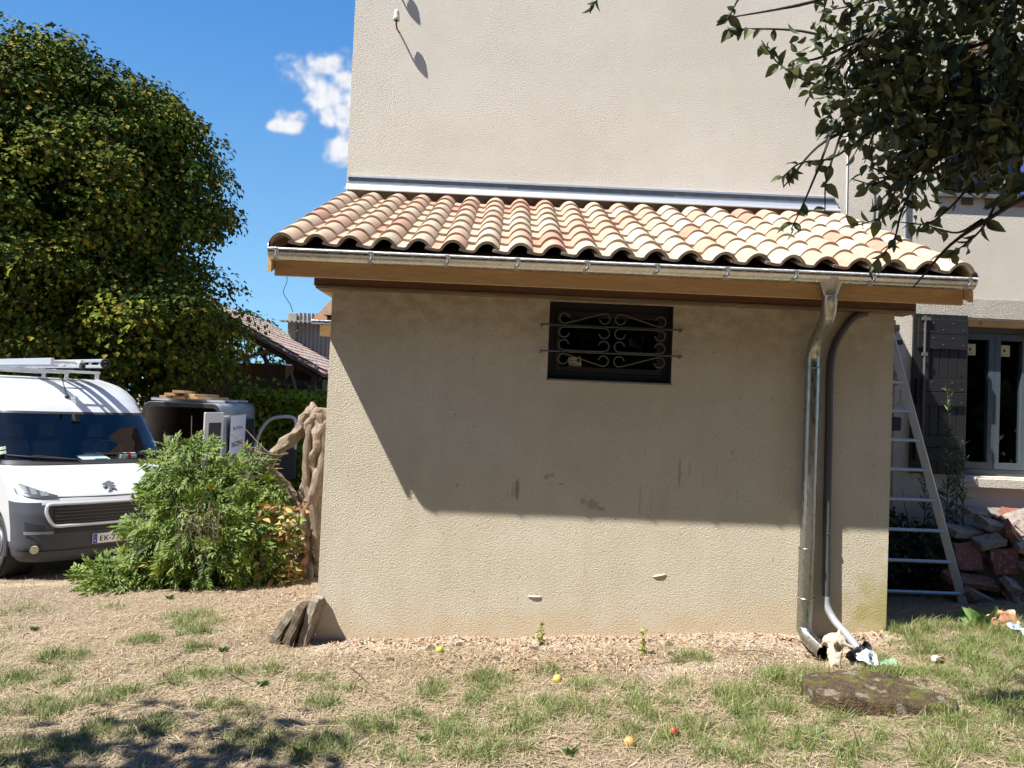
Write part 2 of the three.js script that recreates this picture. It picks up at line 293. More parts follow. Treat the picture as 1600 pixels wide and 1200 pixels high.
function green(x, z) {
  const bin = tuftBins.get(Math.floor(x * 2) * 1000 + Math.floor(z * 2)); if (!bin) return 0;
  let g = 0; for (const [a, b, r] of bin) { const q = ((x - a) ** 2 + ((z - b) * 1.5) ** 2) / (r * r); if (q < 1.8) g = Math.max(g, sm(1.8, 0.15, q)); }
  return clamp(g * (0.62 + 1.9 * fbm(x * 6, z * 6, 14, 3)));
}
const onBuilt = (x, z, m = 0) => (x > -m && x < 3.98 + m && z < m && z > -1.6) || (x > -0.3 && z < -1.5) ;
{
  const ax = [], az = [];
  const far = [-900, -400, -200, -100, -60, -40, -28, -20, -15, -11, -8.5];
  for (const f of far) { ax.push(f); az.push(f); }
  for (let x = -7; x <= 7.001; x += 0.045) ax.push(x);
  for (let z = -6.5; z <= 4.001; z += 0.045) az.push(z);
  for (const f of [8.5, 11, 15, 20, 28, 40, 60, 100, 200, 400, 900]) ax.push(f);
  for (const f of [4.6, 5.5, 7, 9, 12, 16, 22, 30, 45, 80, 200, 400, 900]) az.push(f);
  const pos = [], uv = [], idx = [];
  for (const z of az) for (const x of ax) { pos.push(x, HG(x, z), z); uv.push(x, z); }
  const n = ax.length; for (let j = 0; j < az.length - 1; j++) for (let i = 0; i < n - 1; i++) { const a = j * n + i; idx.push(a, a + n, a + 1, a + 1, a + n, a + n + 1); }
  const g = new THREE.BufferGeometry(); g.setAttribute('position', new THREE.Float32BufferAttribute(pos, 3)); g.setAttribute('uv', new THREE.Float32BufferAttribute(uv, 2)); g.setIndex(idx); g.computeVertexNormals();
  const S = 14, gm = tex(1536, 1536, (u, v) => {
    const x = u * S - 7, z = v * S - 8;
    const a = fbm(x * 1.1, z * 1.1, 2, 4), f1 = fbm(x * 16, z * 30, 5, 3), f2 = fbm(x * 42, z * 26, 9, 3);
    let c = mix3([0.25, 0.185, 0.122], [0.175, 0.125, 0.083], clamp(0.5 + 1.0 * a + 0.5 * f2));
    c = mix3(c, [0.36, 0.28, 0.18], clamp(0.12 + 1.1 * f1 + 0.5 * f2) * 0.7);
    const dirt = sm(0.55, 0.0, Math.hypot((x + 0.75) / 1.3, (z - 0.1) / 0.7) + 0.6 * fbm(x * 3, z * 3, 22, 3)); c = mix3(c, [0.16, 0.115, 0.085], dirt * 0.7);
    const sand = sm(0.42, 0.12, z + 0.35 * fbm(x * 2.2, z * 3, 31, 4)) * (z > -0.3 && x > -0.1 && x < 4.2 ? 1 : 0); c = mix3(c, [0.40, 0.325, 0.235], sand * 0.8);
    const sand2 = sm(0.5, 0.1, Math.hypot((x - 2.5) / 0.75, (z - 0.62) / 0.35) + 0.5 * fbm(x * 4, z * 4, 33, 3)); c = mix3(c, [0.40, 0.325, 0.235], sand2 * 0.8);
    const lit = sm(0.5, 0.1, Math.hypot((x - 1.55) / 0.85, (z - 0.5) / 0.32) + 0.5 * fbm(x * 4, z * 4, 35, 3)); c = mix3(c, [0.13, 0.075, 0.045], lit * 0.65);
    c = mix3(c, [0.13, 0.125, 0.045], green(x, z) * 0.45);
    const k = 1 + 0.45 * fbm(x * 70, z * 70, 44, 2); return c.map(q => q * k);
  }, true, 1 / S, 1 / S);
  gm.offset.set(7 / S, 8 / S);
  const gb = tex(1024, 1024, (u, v) => clamp(0.5 + 0.8 * tileNoise(u, v, 40, 3, 3) + 0.5 * tileNoise(u, v, 110, 2, 7)), false, 0.6, 0.6);
  struct('ground', g, std({ map: gm, bumpMap: gb, bumpScale: 0.02, roughness: 1 }));
}
lap('ground');

// ---------------------------------------------------------------- house
const DZ = -1.537;
const house = thing('house', 'tall beige rendered house wall behind the tiled lean-to', 'house');
{
  const lw = [5.41, 6.13, 1.235, 2.655], uw = [5.17, 6.3, 3.80, 5.14];
  part('wall', extr(rect(-0.278, 11, -1, 7.3), 0.35, [rect(...lw), rect(...uw)]).translate(0, 0, DZ - 0.35), M.house, house);
  part('wall', bx(-0.278, 0.07, -1, 7.3, -9, DZ - 0.352), M.house, house);
  part('wall', bx(10.65, 11, -1, 7.3, -9, DZ - 0.352), M.house, house);
  part('wall', bx(0.072, 10.648, -1, 7.3, -9, -8.7), M.house, house);
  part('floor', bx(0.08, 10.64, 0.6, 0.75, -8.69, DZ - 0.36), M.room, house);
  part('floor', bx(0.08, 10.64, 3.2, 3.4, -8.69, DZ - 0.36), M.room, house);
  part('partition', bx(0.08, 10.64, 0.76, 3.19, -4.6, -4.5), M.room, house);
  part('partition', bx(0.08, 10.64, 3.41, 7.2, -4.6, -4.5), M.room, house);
  const rf = extr([[-9.5, 7.31], [-1.1, 7.31], [-5.3, 9.4]], 12).rotateY(-Math.PI / 2).translate(11.4, 0, 0); part('roof', rf, M.brownWood, house);
  // lintel repair of coarse plaster above the low window
  const lp = []; const rr = rngOf(3); for (let i = 0; i <= 14; i++) lp.push([4.9 + i * 0.1, 2.845 + 0.012 * (rr() - 0.5)]); lp.push([6.3, 2.668], [4.9, 2.68]);
  part('lintel', extr(lp, 0.012).translate(0, 0, DZ - 0.002), std({ map: houseMap, bumpMap: stuccoBump, bumpScale: 0.02 }), house, 'coarser pale plaster band above the low window');
  // low window
  const w = grp('window', house); const z = DZ - 0.16;
  const fr = M.pvcGrey, fd = 0.06;
  part('lintel_board', bx(5.412, 6.128, 2.612, 2.653, DZ - 0.2, DZ - 0.02), M.pine, w);
  part('frame', [bx(5.412, 5.462, 1.237, 2.61, z - fd, z), bx(6.078, 6.128, 1.237, 2.61, z - fd, z), bx(5.463, 6.077, 2.555, 2.61, z - fd, z), bx(5.463, 6.077, 1.237, 1.295, z - fd, z)], fr, w);
  part('casement', [bx(5.468, 5.515, 1.30, 2.55, z - 0.04, z + 0.015), bx(5.715, 5.768, 1.30, 2.55, z - 0.04, z + 0.015), bx(5.516, 5.714, 2.495, 2.55, z - 0.04, z + 0.015), bx(5.516, 5.714, 1.30, 1.36, z - 0.04, z + 0.015)], fr, w);
  part('casement', [bx(5.772, 5.825, 1.30, 2.55, z - 0.04, z + 0.015), bx(6.025, 6.072, 1.30, 2.55, z - 0.04, z + 0.015), bx(5.826, 6.024, 2.495, 2.55, z - 0.04, z + 0.015), bx(5.826, 6.024, 1.30, 1.36, z - 0.04, z + 0.015)], fr, w);
  part('pane', bx(5.515, 5.715, 1.36, 2.495, z - 0.02, z - 0.012), M.glassDark, w); part('pane', bx(5.825, 6.025, 1.36, 2.495, z - 0.02, z - 0.012), M.glassDark, w);
  const st = std({ map: canvasTex(128, 128, (c, W, H) => { c.fillStyle = '#b9ab88'; c.fillRect(0, 0, W, H); c.fillStyle = '#3a3a36'; c.fillRect(34, 44, 34, 34); c.fillStyle = '#8d846b'; c.fillRect(12, 96, 100, 5); c.fillRect(12, 108, 80, 5); }), roughness: 0.6 });
  for (const x of [5.53, 5.85]) { const p = part('sticker', new THREE.PlaneGeometry(0.085, 0.105), st, w); p.position.set(x + 0.03, 2.40, z - 0.010); }
  part('sill', bx(5.335, 6.35, 1.137, 1.224, DZ - 0.15, DZ + 0.06, 0.01), std({ map: houseMap, bumpMap: stuccoBump, bumpScale: 0.01 }), house, 'pale stone sill under the low window');
  // plank shutter folded back on the wall
  const sh = grp('shutter', house), y0 = 1.245, y1 = 2.685;
  for (let i = 0; i < 6; i++) part('plank', bx(4.905 + i * 0.0825, 4.905 + (i + 1) * 0.0825 - 0.005, y0, y1, DZ + 0.02, DZ + 0.045, 0.004), M.shutter, sh);
  for (const [a, b] of [[2.37, 2.5], [2.505, 2.635], [1.86, 1.98], [1.985, 2.09], [1.36, 1.48], [1.485, 1.59]]) {
    part('batten', bx(4.935, 5.385, a, b, DZ + 0.046, DZ + 0.072, 0.004), M.shutter, sh);
    for (let k = 0; k < 5; k++) part('nail', new THREE.SphereGeometry(0.006, 6, 4).translate(4.98 + k * 0.09, (a + b) / 2 + (k % 2 ? 0.03 : -0.03), DZ + 0.073), M.iron, sh);
  }
  part('espagnolette', [bar([4.985, 1.5, DZ + 0.09], [4.985, 2.66, DZ + 0.09], 0.011), bx(4.96, 5.03, 2.62, 2.65, DZ + 0.075, DZ + 0.1), bx(4.965, 5.01, 2.3, 2.33, DZ + 0.075, DZ + 0.1)], M.iron, sh);
  // upper window behind the branches
  const u = grp('window', house); const zu = DZ - 0.14;
  part('frame', [bx(5.172, 5.24, 3.802, 5.138, zu - fd, zu), bx(6.23, 6.298, 3.802, 5.138, zu - fd, zu), bx(5.241, 6.229, 5.07, 5.138, zu - fd, zu), bx(5.241, 6.229, 3.802, 3.87, zu - fd, zu), bx(5.7, 5.78, 3.871, 5.069, zu - fd, zu)], M.darkFrame, u);
  part('pane', bx(5.24, 5.7, 3.87, 5.07, zu - 0.03, zu - 0.022), M.glassDark, u); part('pane', bx(5.78, 6.23, 3.87, 5.07, zu - 0.03, zu - 0.022), M.glassDark, u);
  { const pts = []; for (let i = 0; i <= 40; i++) pts.push([5.55 + i * 0.0165, 0.015 * Math.sin(i * 1.1)]); const s2 = pts.concat(pts.slice().reverse().map(([a, b]) => [a, b - 0.004])); part('curtain', extr(s2, 1.2).rotateX(-Math.PI / 2).translate(0, 3.87, zu - 0.12), std({ color: lin(0.10, 0.12, 0.42) }), u, 'blue curtain hanging inside'); }
  for (let i = 0; i < 4; i++) part('shutter_plank', bx(5.245 + i * 0.075, 5.245 + (i + 1) * 0.075 - 0.005, 3.885, 4.75, zu + 0.005, zu + 0.03, 0.004), M.shutter, u);
  part('sill', bx(5.08, 6.4, 3.762, 3.798, DZ - 0.13, DZ + 0.05, 0.005), M.zincDull, house);
  for (let i = 0; i < 5; i++) part('brick', bx(5.335 + i * 0.215, 5.335 + i * 0.215 + (i ? 0.205 : 0.1), 3.705, 3.758, DZ - 0.01, DZ + 0.02, 0.004), std({ color: lin(...[[0.12, 0.07, 0.055], [0.33, 0.17, 0.13], [0.30, 0.15, 0.11], [0.35, 0.18, 0.13], [0.28, 0.14, 0.1]][i]), bumpMap: stuccoBump, bumpScale: 0.006 }), house);
  part('lintel', bx(5.05, 6.42, 5.142, 5.22, DZ - 0.02, DZ + 0.02), M.brownWood, house);
  // cables and thin pipe on the facade
  part('cable', bar([4.235, 7.2, DZ + 0.006], [4.283, 3.55, DZ + 0.006], 0.0045, 6), M.white, house);
  part('cable', tube([[4.47, 5.2, DZ + 0.006], [4.49, 4.5, DZ + 0.006], [4.50, 4.0, DZ + 0.006], [4.535, 3.75, DZ + 0.006], [4.525, 3.42, DZ + 0.006]], 0.006, 20, 6), M.iron, house);
  part('rain_pipe', capBar([4.79, 5.2, DZ + 0.03], [4.815, 2.9, DZ + 0.03], 0.014), M.hose, house);
  // porch roof on the far left flank, only its eave shows
  const pr = grp('porch_roof', house);
  part('gutter', bx(-1.42, -0.28, 2.69, 2.75, -5.02, -4.92, 0.02), M.zinc, pr); part('fascia', bx(-1.30, -0.28, 2.54, 2.685, -5.1, -4.99), M.pine, pr); part('deck', beam([-0.85, 2.72, -5.02], [-0.85, 3.5, -7.0], 1.14, 0.06), M.brownWood, pr);
  part('ridge_tile', [-1.2, -0.98, -0.76, -0.54].map(x => new THREE.CylinderGeometry(0.06, 0.06, 0.4, 8, 1, false, 0, Math.PI).rotateZ(Math.PI / 2).rotateY(Math.PI / 2).translate(x, 2.82, -5.15)), std({ color: lin(0.3, 0.22, 0.17) }), pr);
}
lap('house');

// ---------------------------------------------------------------- lean-to extension
const ext = thing('extension', 'small rendered lean-to extension with peach canal tile roof', 'extension');
const WX = 3.975, SL = 0.404, ZE = 0.50, YE = 2.648;
const up = s => [YE + Math.sin(SL) * s, ZE - Math.cos(SL) * s]; // along slope
{
  const wi = [1.534, 2.408, 1.897, 2.443];
  const fw = extr(rect(0, WX, -0.6, 2.455), 0.2, [rect(...wi)]).translate(0, 0, -0.2);
  part('wall', fw, M.annex, ext);
  const side = () => extr([[-0.202, -0.6], [DZ + 0.002, -0.6], [DZ + 0.002, 3.46], [-0.202, 2.87]], 0.2);
  part('wall', side().rotateY(-Math.PI / 2).translate(0.2, 0, 0), M.house, ext);
  part('wall', side().rotateY(-Math.PI / 2).translate(WX, 0, 0), M.house, ext);
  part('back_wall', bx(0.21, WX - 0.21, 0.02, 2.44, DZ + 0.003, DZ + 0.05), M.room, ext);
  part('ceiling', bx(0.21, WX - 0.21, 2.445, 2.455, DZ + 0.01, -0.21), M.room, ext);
  part('wall_plate', bx(-0.12, WX + 0.125, 2.478, 2.60, -0.06, 0.048), M.brownWood, ext);
  part('trim_board', bx(-0.105, WX + 0.12, 2.457, 2.476, -0.12, 0.058), M.greyWood, ext);
  part('side_plate', bx(-0.12, -0.003, 2.478, 2.60, DZ + 0.004, -0.063), M.brownWood, ext);
  part('side_soffit', bx(-0.105, -0.003, 2.457, 2.476, DZ + 0.004, -0.123), M.pine, ext);
  part('side_plate', bx(WX + 0.003, WX + 0.125, 2.478, 2.60, DZ + 0.004, -0.063), M.brownWood, ext);
  // window with scroll grille
  const w = grp('window', ext), z = -0.09;
  const [x0, x1, y0, y1] = wi;
  part('frame', [bx(x0 + .002, x0 + 0.05, y0 + .002, y1 - .002, z - 0.06, z), bx(x1 - 0.05, x1 - .002, y0 + .002, y1 - .002, z - 0.06, z), bx(x0 + 0.051, x1 - 0.051, y0 + .002, y0 + 0.055, z - 0.06, z), bx(x0 + 0.051, x1 - 0.051, y1 - 0.05, y1 - .002, z - 0.06, z)], M.darkFrame, w);
  part('reveal', [bx(x0 + 0.001, x0 + 0.006, y0 + .001, y1 - .001, z, -0.002), bx(x1 - 0.006, x1 - 0.001, y0 + .001, y1 - .001, z, -0.002), bx(x0 + 0.007, x1 - 0.007, y1 - 0.006, y1 - .001, z, -0.002)], M.darkFrame, w);
  part('casement', [bx(x0 + 0.054, x0 + 0.09, y0 + 0.058, y1 - 0.053, z - 0.04, z + 0.012), bx(x1 - 0.09, x1 - 0.054, y0 + 0.058, y1 - 0.053, z - 0.04, z + 0.012), bx(x0 + 0.091, x1 - 0.091, y0 + 0.058, y0 + 0.095, z - 0.04, z + 0.012), bx(x0 + 0.091, x1 - 0.091, y1 - 0.09, y1 - 0.053, z - 0.04, z + 0.012)], M.darkFrame, w);
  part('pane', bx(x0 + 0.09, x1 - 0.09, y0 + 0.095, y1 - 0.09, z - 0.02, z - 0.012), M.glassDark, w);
  part('sill', bx(x0 - 0.005, x1 + 0.005, y0 - 0.012, y0 - 0.001, z, 0.012), M.zincDull, w);
  const lab = canvasTex(128, 128, (c, W, H) => { c.fillStyle = '#b5ad86'; c.fillRect(0, 0, W, H); c.fillStyle = '#3c3a2c'; for (let i = 0; i < 6; i++) c.fillRect(10, 14 + i * 18, i % 2 ? 70 : 40, 6); c.fillRect(86, 20, 30, 40); });
  const lb = part('sticker', new THREE.PlaneGeometry(0.09, 0.085), std({ map: lab }), w); lb.position.set(1.735, 2.02, z - 0.008); lb.rotation.z = 0.12;
  const gr = grp('window_grille', ext), gz = 0.055;
  for (const y of [2.272, 2.088]) { const pts = []; for (let i = 0; i <= 1; i++) pts.push(0); part('bar', [capBar([1.475, y, gz], [2.465, y, gz], 0.0065, 6), capBar([1.482, y, gz], [1.482, y - 0.008, -0.001], 0.007, 6), capBar([2.458, y, gz], [2.458, y - 0.008, -0.001], 0.007, 6)], M.iron, gr); }
  // each scroll: straight diagonal with a curl at both ends
  const scroll = (ax, ay, as, bx_, by, bs) => {
    const pts = []; const R = 0.036;
    const curl = (cx, cy, sgnX, sgnY, rev) => { const o = []; for (let i = 0; i <= 14; i++) { const t = i / 14, a = lerp(-0.5, 4.3, t), r = R * (1 - 0.25 * t); o.push([cx + sgnX * r * Math.sin(a), cy + sgnY * r * -Math.cos(a), gz + 0.008]); } return rev ? o.reverse() : o; };
    pts.push(...curl(ax, ay, as[0], as[1], true), ...curl(bx_, by, bs[0], bs[1], false)); return tube(pts, 0.0055, 60, 5);
  };
  const cx = 1.972, yc = 2.18; 
  for (const m of [-1, 1]) {
    const X = q => cx + m * q;
    for (const [outY, os, inY, is] of [[2.272 + 0.05, 1, 2.272 + 0.055, 1], [2.272 - 0.048, -1, 2.18 + 0.045, 1], [2.088 + 0.048, 1, 2.18 - 0.045, -1], [2.088 - 0.05, -1, 2.088 - 0.055, -1]]) {
      // outer curl opens to the middle, inner curl opens outward
      const oc = [X(0.335), outY], ic = [X(0.055), inY];
      const P = []; const R = 0.036;
      for (let i = 14; i >= 0; i--) { const a = i / 14 * 4.6, r = R * (1 - 0.03 * i / 14); P.push([oc[0] - m * r * Math.sin(-a) * 1 , oc[1] - os * r * Math.cos(a), gz + 0.008]); }
      for (let i = 0; i <= 14; i++) { const a = i / 14 * 4.6, r = R * (1 - 0.03 * i / 14); P.push([ic[0] - m * r * Math.sin(a) * -1 * -1, ic[1] + (outY > yc === inY > outY ? os : is) * r * Math.cos(a) * (Math.abs(inY - yc) > 0.06 ? 1 : -1), gz + 0.008]); }
      part('scroll', tube(P, 0.0055, 70, 5), M.iron, gr);
    }
  }
  // roof carcass
  const roof = part('roof', (() => { const a = up(0.03), b = up(2.15); return beam([WX / 2, a[0] - 0.035, a[1]], [WX / 2, b[0] - 0.035, b[1]], 4.46, 0.03); })(), M.brownWood, ext);
  part('fascia', bx(-0.285, 4.21, 2.475, 2.612, 0.392, 0.42, 0.003), M.pine, ext);
  part('eave_batten', bx(-0.285, 4.21, 2.615, 2.640, 0.44, 0.475), std({ color: lin(0.20, 0.09, 0.05) }), ext);
  for (const [xa, xb] of [[-0.312, -0.288], [4.213, 4.237]]) {
    const bl = up(0.02), bh = up(2.2), g = extr([[bl[1], bl[0] + 0.028], [bl[1], bl[0] - 0.17], [bh[1], bh[0] - 0.21], [bh[1], bh[0] + 0.028]], xb - xa).rotateY(-Math.PI / 2).translate(xb, 0, 0); part('barge_board', g, M.pine, ext);
  }
  for (let i = 0; i < 8; i++) { const x = -0.2 + i * 0.62, a = up(0.14), b = up(0.62); part('rafter', beam([x, a[0] - 0.105, a[1]], [x, b[0] - 0.105, b[1]], 0.06, 0.11), M.brownWood, ext); }
  // canal tiles
  const PT = 0.218, AH = 0.083, ROW = 0.264, TH = 0.016, LEN = 0.325;
  const profile = (pan) => {
    const o = [], a0 = -AH; if (pan) { o.push([-PT - 0.02 + AH - 0.02, 0.012], [-PT + AH + 0.004, 0.004], [-PT + AH + 0.03, 0.0], [-AH - 0.006, 0.001]); }
    for (let i = 0; i <= 14; i++) { const x = -1 + 2 * i / 14; o.push([AH * x, 0.002 + 0.060 * Math.pow(Math.max(0, 1 - Math.pow(Math.abs(x), 2.1)), 0.9)]); }
    const inn = []; for (let i = 0; i < o.length; i++) { const p = o[Math.max(0, i - 1)], q = o[Math.min(o.length - 1, i + 1)], L = Math.hypot(q[0] - p[0], q[1] - p[1]); inn.push([o[i][0] + (q[1] - p[1]) / L * TH, o[i][1] - (q[0] - p[0]) / L * TH]); }
    return o.concat(inn.reverse());
  };
  const tileGeo = pan => {
    const s = new THREE.Shape(profile(pan).map(p => new THREE.Vector2(...p))), g = new THREE.ExtrudeGeometry(s, { depth: LEN, bevelEnabled: true, bevelSize: 0.0015, bevelThickness: 0.0015, bevelSegments: 1 }); g.translate(0, 0, -LEN);
    const p = g.attributes.position, uv = new Float32Array(p.count * 2); for (let i = 0; i < p.count; i++) { uv[i * 2] = (p.getX(i) + 0.25) / 0.4; uv[i * 2 + 1] = p.getZ(i) / LEN + 1; const k = 1 - 0.0 * p.getZ(i); p.setX(i, p.getX(i) * k); } g.setAttribute('uv', new THREE.BufferAttribute(uv, 2)); return g;
  };
  const gPan = tileGeo(true), gArch = tileGeo(false);
  const clay = [[[0.48, 0.355, 0.25], [0.42, 0.28, 0.19]], [[0.52, 0.42, 0.31], [0.44, 0.32, 0.22]], [[0.46, 0.30, 0.215], [0.40, 0.235, 0.16]], [[0.54, 0.45, 0.34], [0.47, 0.36, 0.26]], [[0.42, 0.24, 0.165], [0.37, 0.195, 0.13]], [[0.50, 0.38, 0.27], [0.40, 0.275, 0.18]], [[0.51, 0.42, 0.30], [0.36, 0.26, 0.18]]];
  const mats = clay.map(([a, b], s) => std({ map: tex(256, 256, (u, v) => {
    const n = fbm(u * 6, v * 8, s * 3 + 1, 4), st = fbm(u * 5, v * 42, s * 5 + 2, 3), f = fbm(u * 60, v * 60, s, 2); let c = mix3(a, b, clamp(0.5 + 1.2 * n)); c = c.map(k => k * (1 + 0.12 * f));
    if (st > 0.16) c = mix3(c, [0.20, 0.16, 0.115], (s % 3 === 2 ? 0.2 : 0.6) * sm(0.16, 0.26, st)); if (v > 0.955) c = mix3(c, [0.36, 0.32, 0.25], 0.45 * clamp(0.6 + 2 * n)); return c;
  }), roughness: 0.85 }));
  const r = rngOf(41), ang = SL - 0.072;
  for (let k = 0; k < 21; k++) for (let j = 0; j < 8; j++) {
    const [y, z] = up(j * ROW), q = r(); let mi = q < 0.22 ? 0 : q < 0.42 ? 1 : q < 0.58 ? 2 : q < 0.74 ? 3 : q < 0.82 ? 4 : q < 0.92 ? 5 : 6;
    if (k < 7 && mi === 3 && r() < 0.6) mi = 0; if (k > 14 && r() < 0.3) mi = 3;
    const t = part('roof_tile', k ? gPan : gArch, mats[mi], roof);
    const n = 0.030; t.position.set(-0.219 + k * PT + (r() - 0.5) * 0.004, y + n * Math.cos(SL), z + n * Math.sin(SL) + (r() - 0.5) * 0.006); t.rotation.set(ang + (r() - 0.5) * 0.01, (r() - 0.5) * 0.012, (r() - 0.5) * 0.012);
  }
  // zinc flashing at the head of the roof
  const fl = grp('flashing', ext);
  part('counter_flashing', bx(-0.262, 1.2, 3.655, 3.703, DZ + 0.002, DZ + 0.018, 0.003), M.zincDull, fl); part('counter_flashing', bx(1.205, 2.7, 3.65, 3.70, DZ + 0.002, DZ + 0.016, 0.003), M.zincDull, fl); part('counter_flashing', bx(2.705, 4.165, 3.648, 3.70, DZ + 0.002, DZ + 0.018, 0.003), M.zincDull, fl);
  part('top_lip', beam([-0.265, 3.712, DZ + 0.014], [4.168, 3.708, DZ + 0.014], 0.03, 0.016), M.lead, fl); part('lower_lip', beam([-0.265, 3.648, DZ + 0.02], [4.168, 3.644, DZ + 0.02], 0.008, 0.01), M.lead, fl);
  part('apron', extr([[DZ + 0.003, 3.642], [DZ + 0.022, 3.642], [DZ + 0.05, 3.605], [DZ + 0.15, 3.56], [DZ + 0.147, 3.553], [DZ + 0.003, 3.60]], 4.46).rotateY(-Math.PI / 2).translate(4.19, 0, 0), M.lead, fl);
  // gutter
  const gt = grp('gutter', ext), GR = 0.062, gc = [2.622, 0.486];
  const ring = []; for (let i = 0; i <= 16; i++) { const t = Math.PI + i / 16 * Math.PI; ring.push([gc[1] + GR * Math.cos(t), gc[0] + GR * Math.sin(t)]); } for (let i = 16; i >= 0; i--) { const t = Math.PI + i / 16 * Math.PI; ring.push([gc[1] + (GR - 0.002) * Math.cos(t), gc[0] + (GR - 0.002) * Math.sin(t)]); }
  { const s = new THREE.Shape(ring.map(p => new THREE.Vector2(...p))); const g = new THREE.ExtrudeGeometry(s, { depth: 4.52, bevelEnabled: false, steps: 1 }); const gg = boxUV(g); gg.rotateY(-Math.PI / 2).translate(4.225, 0, 0);
    // smooth normals round the trough
    const p = gg.attributes.position, nn = gg.attributes.normal; for (let i = 0; i < p.count; i++) if (Math.abs(nn.getX(i)) < 0.5) { const dy = p.getY(i) - gc[0], dz = p.getZ(i) - gc[1], L = Math.hypot(dy, dz), sg = Math.sign(nn.getY(i) * dy + nn.getZ(i) * dz) || 1; nn.setXYZ(i, 0, sg * dy / L, sg * dz / L); }
    part('trough', gg, M.zinc, gt); }
  part('lip', capBar([-0.295, 2.626, 0.548], [4.225, 2.626, 0.548], 0.0085), M.lead, gt);
  for (const x of [-0.297, 4.227]) part('end_cap', new THREE.CylinderGeometry(GR + 0.002, GR + 0.002, 0.004, 24, 1, false, 0, Math.PI).rotateZ(Math.PI / 2).rotateX(x < 0 ? 0 : 0).rotateX(Math.PI / 2 * 0).translate(x, gc[0], gc[1]), M.zinc, gt);
  for (const x of [-0.251, 0.351, 0.836, 1.282, 1.724, 2.171, 2.619, 3.055, 3.549, 4.167]) {
    const P = []; for (let i = 0; i <= 8; i++) { const t = -0.05 - i / 8 * 1.2; P.push([x + 0.012 * Math.sin(i * 0.8), gc[0] + (GR + 0.004) * Math.sin(t), gc[1] + (GR + 0.004) * Math.cos(t)]); }
    part('bracket', [tube(P, 0.0045, 16, 5), tube(P.map(([a, b, c]) => [a + 0.014, b, c]), 0.0035, 16, 5), bx(x - 0.014, x + 0.02, 2.624, 2.634, 0.5, 0.558, 0.003)], M.lead, gt);
  }
  // zinc downpipe
  const dp = grp('downpipe', ext);
  { const pts = []; for (let i = 0; i <= 8; i++) { const t = i / 8; pts.push(new THREE.Vector2(lerp(0.05, 0.098, Math.pow(t, 1.4)), t * 0.11)); } const g = new THREE.LatheGeometry(pts, 28); g.scale(1, 1, 0.62); g.translate(3.31, 2.49, 0.485); part('funnel', g, M.pipe, dp); }
  const path = new THREE.CatmullRomCurve3([[3.31, 2.50, 0.48], [3.315, 2.44, 0.465], [3.335, 2.37, 0.395], [3.36, 2.29, 0.25], [3.37, 2.21, 0.135], [3.372, 2.13, 0.085], [3.374, 2.02, 0.08]].map(p => V(...p)));
  part('elbow', new THREE.TubeGeometry(path, 40, 0.048, 20), M.pipe, dp);
  part('pipe', new THREE.CylinderGeometry(0.05, 0.05, 1.25, 28, 1, true).translate(3.374, 1.42, 0.08), M.pipe, dp);
  part('pipe', new THREE.CylinderGeometry(0.0515, 0.0515, 0.56, 28, 1, true).rotateZ(0.004).translate(3.370, 0.515, 0.08), M.pipe, dp);
  part('shoe', new THREE.TubeGeometry(new THREE.CatmullRomCurve3([[3.369, 0.29, 0.08], [3.370, 0.245, 0.088], [3.376, 0.21, 0.125], [3.392, 0.18, 0.21], [3.412, 0.16, 0.31]].map(p => V(...p))), 30, 0.05, 24), M.pipe, dp);
  for (const [y, rr] of [[2.045, 0.053], [0.80, 0.0545], [0.458, 0.0545], [0.26, 0.0535], [2.13, 0.052]]) part('collar', new THREE.TorusGeometry(rr, y === 2.045 || y === 0.458 ? 0.0055 : 0.0025, 8, 32).rotateX(Math.PI / 2).translate(3.371, y, 0.08), M.pipe, dp);
  for (const y of [2.045, 0.458]) part('clip', [capBar([3.305, y, 0.085], [3.325, y, 0.08], 0.006), capBar([3.42, y, 0.08], [3.442, y, 0.085], 0.006), capBar([3.371, y, 0.03], [3.371, y, -0.01], 0.006)], M.pipe, dp);
  // slit-shaped putty marks in the render
  for (const [x, y, a] of [[1.51, 0.372, 0.0], [2.375, 0.553, 0.22]]) part('render_scar', (() => { const g = new THREE.SphereGeometry(1, 14, 8); g.scale(0.05, 0.007, 0.012); g.rotateZ(a); return g.translate(x, y, 0); })(), std({ color: lin(0.56, 0.48, 0.37) }), ext);
}
lap('extension');
// second thin pipe: dark above, bare grey bend at the foot
{
  const t = thing('old_pipe', 'thin dark pipe beside the zinc downpipe, bending grey at its foot', 'pipe');
  part('upper_length', tube([[3.76, 2.455, 0.03], [3.67, 2.42, 0.04], [3.585, 2.31, 0.04], [3.53, 2.19, 0.04], [3.512, 2.06, 0.04], [3.515, 1.6, 0.04], [3.52, 1.0, 0.04], [3.53, 0.47, 0.042]], 0.026, 60, 12), M.darkPipe, t);
  part('lower_bend', tube([[3.53, 0.468, 0.042], [3.535, 0.40, 0.05], [3.565, 0.32, 0.10], [3.60, 0.255, 0.24], [3.60, 0.21, 0.40], [3.57, 0.175, 0.53]], 0.025, 40, 12), M.hose, t, 'bare grey bend');
  part('joint', [new THREE.TorusGeometry(0.0275, 0.003, 6, 20).rotateX(Math.PI / 2).translate(3.514, 1.55, 0.04), new THREE.TorusGeometry(0.0275, 0.003, 6, 20).rotateX(Math.PI / 2).translate(3.524, 0.9, 0.04)], M.darkPipe, t);
}
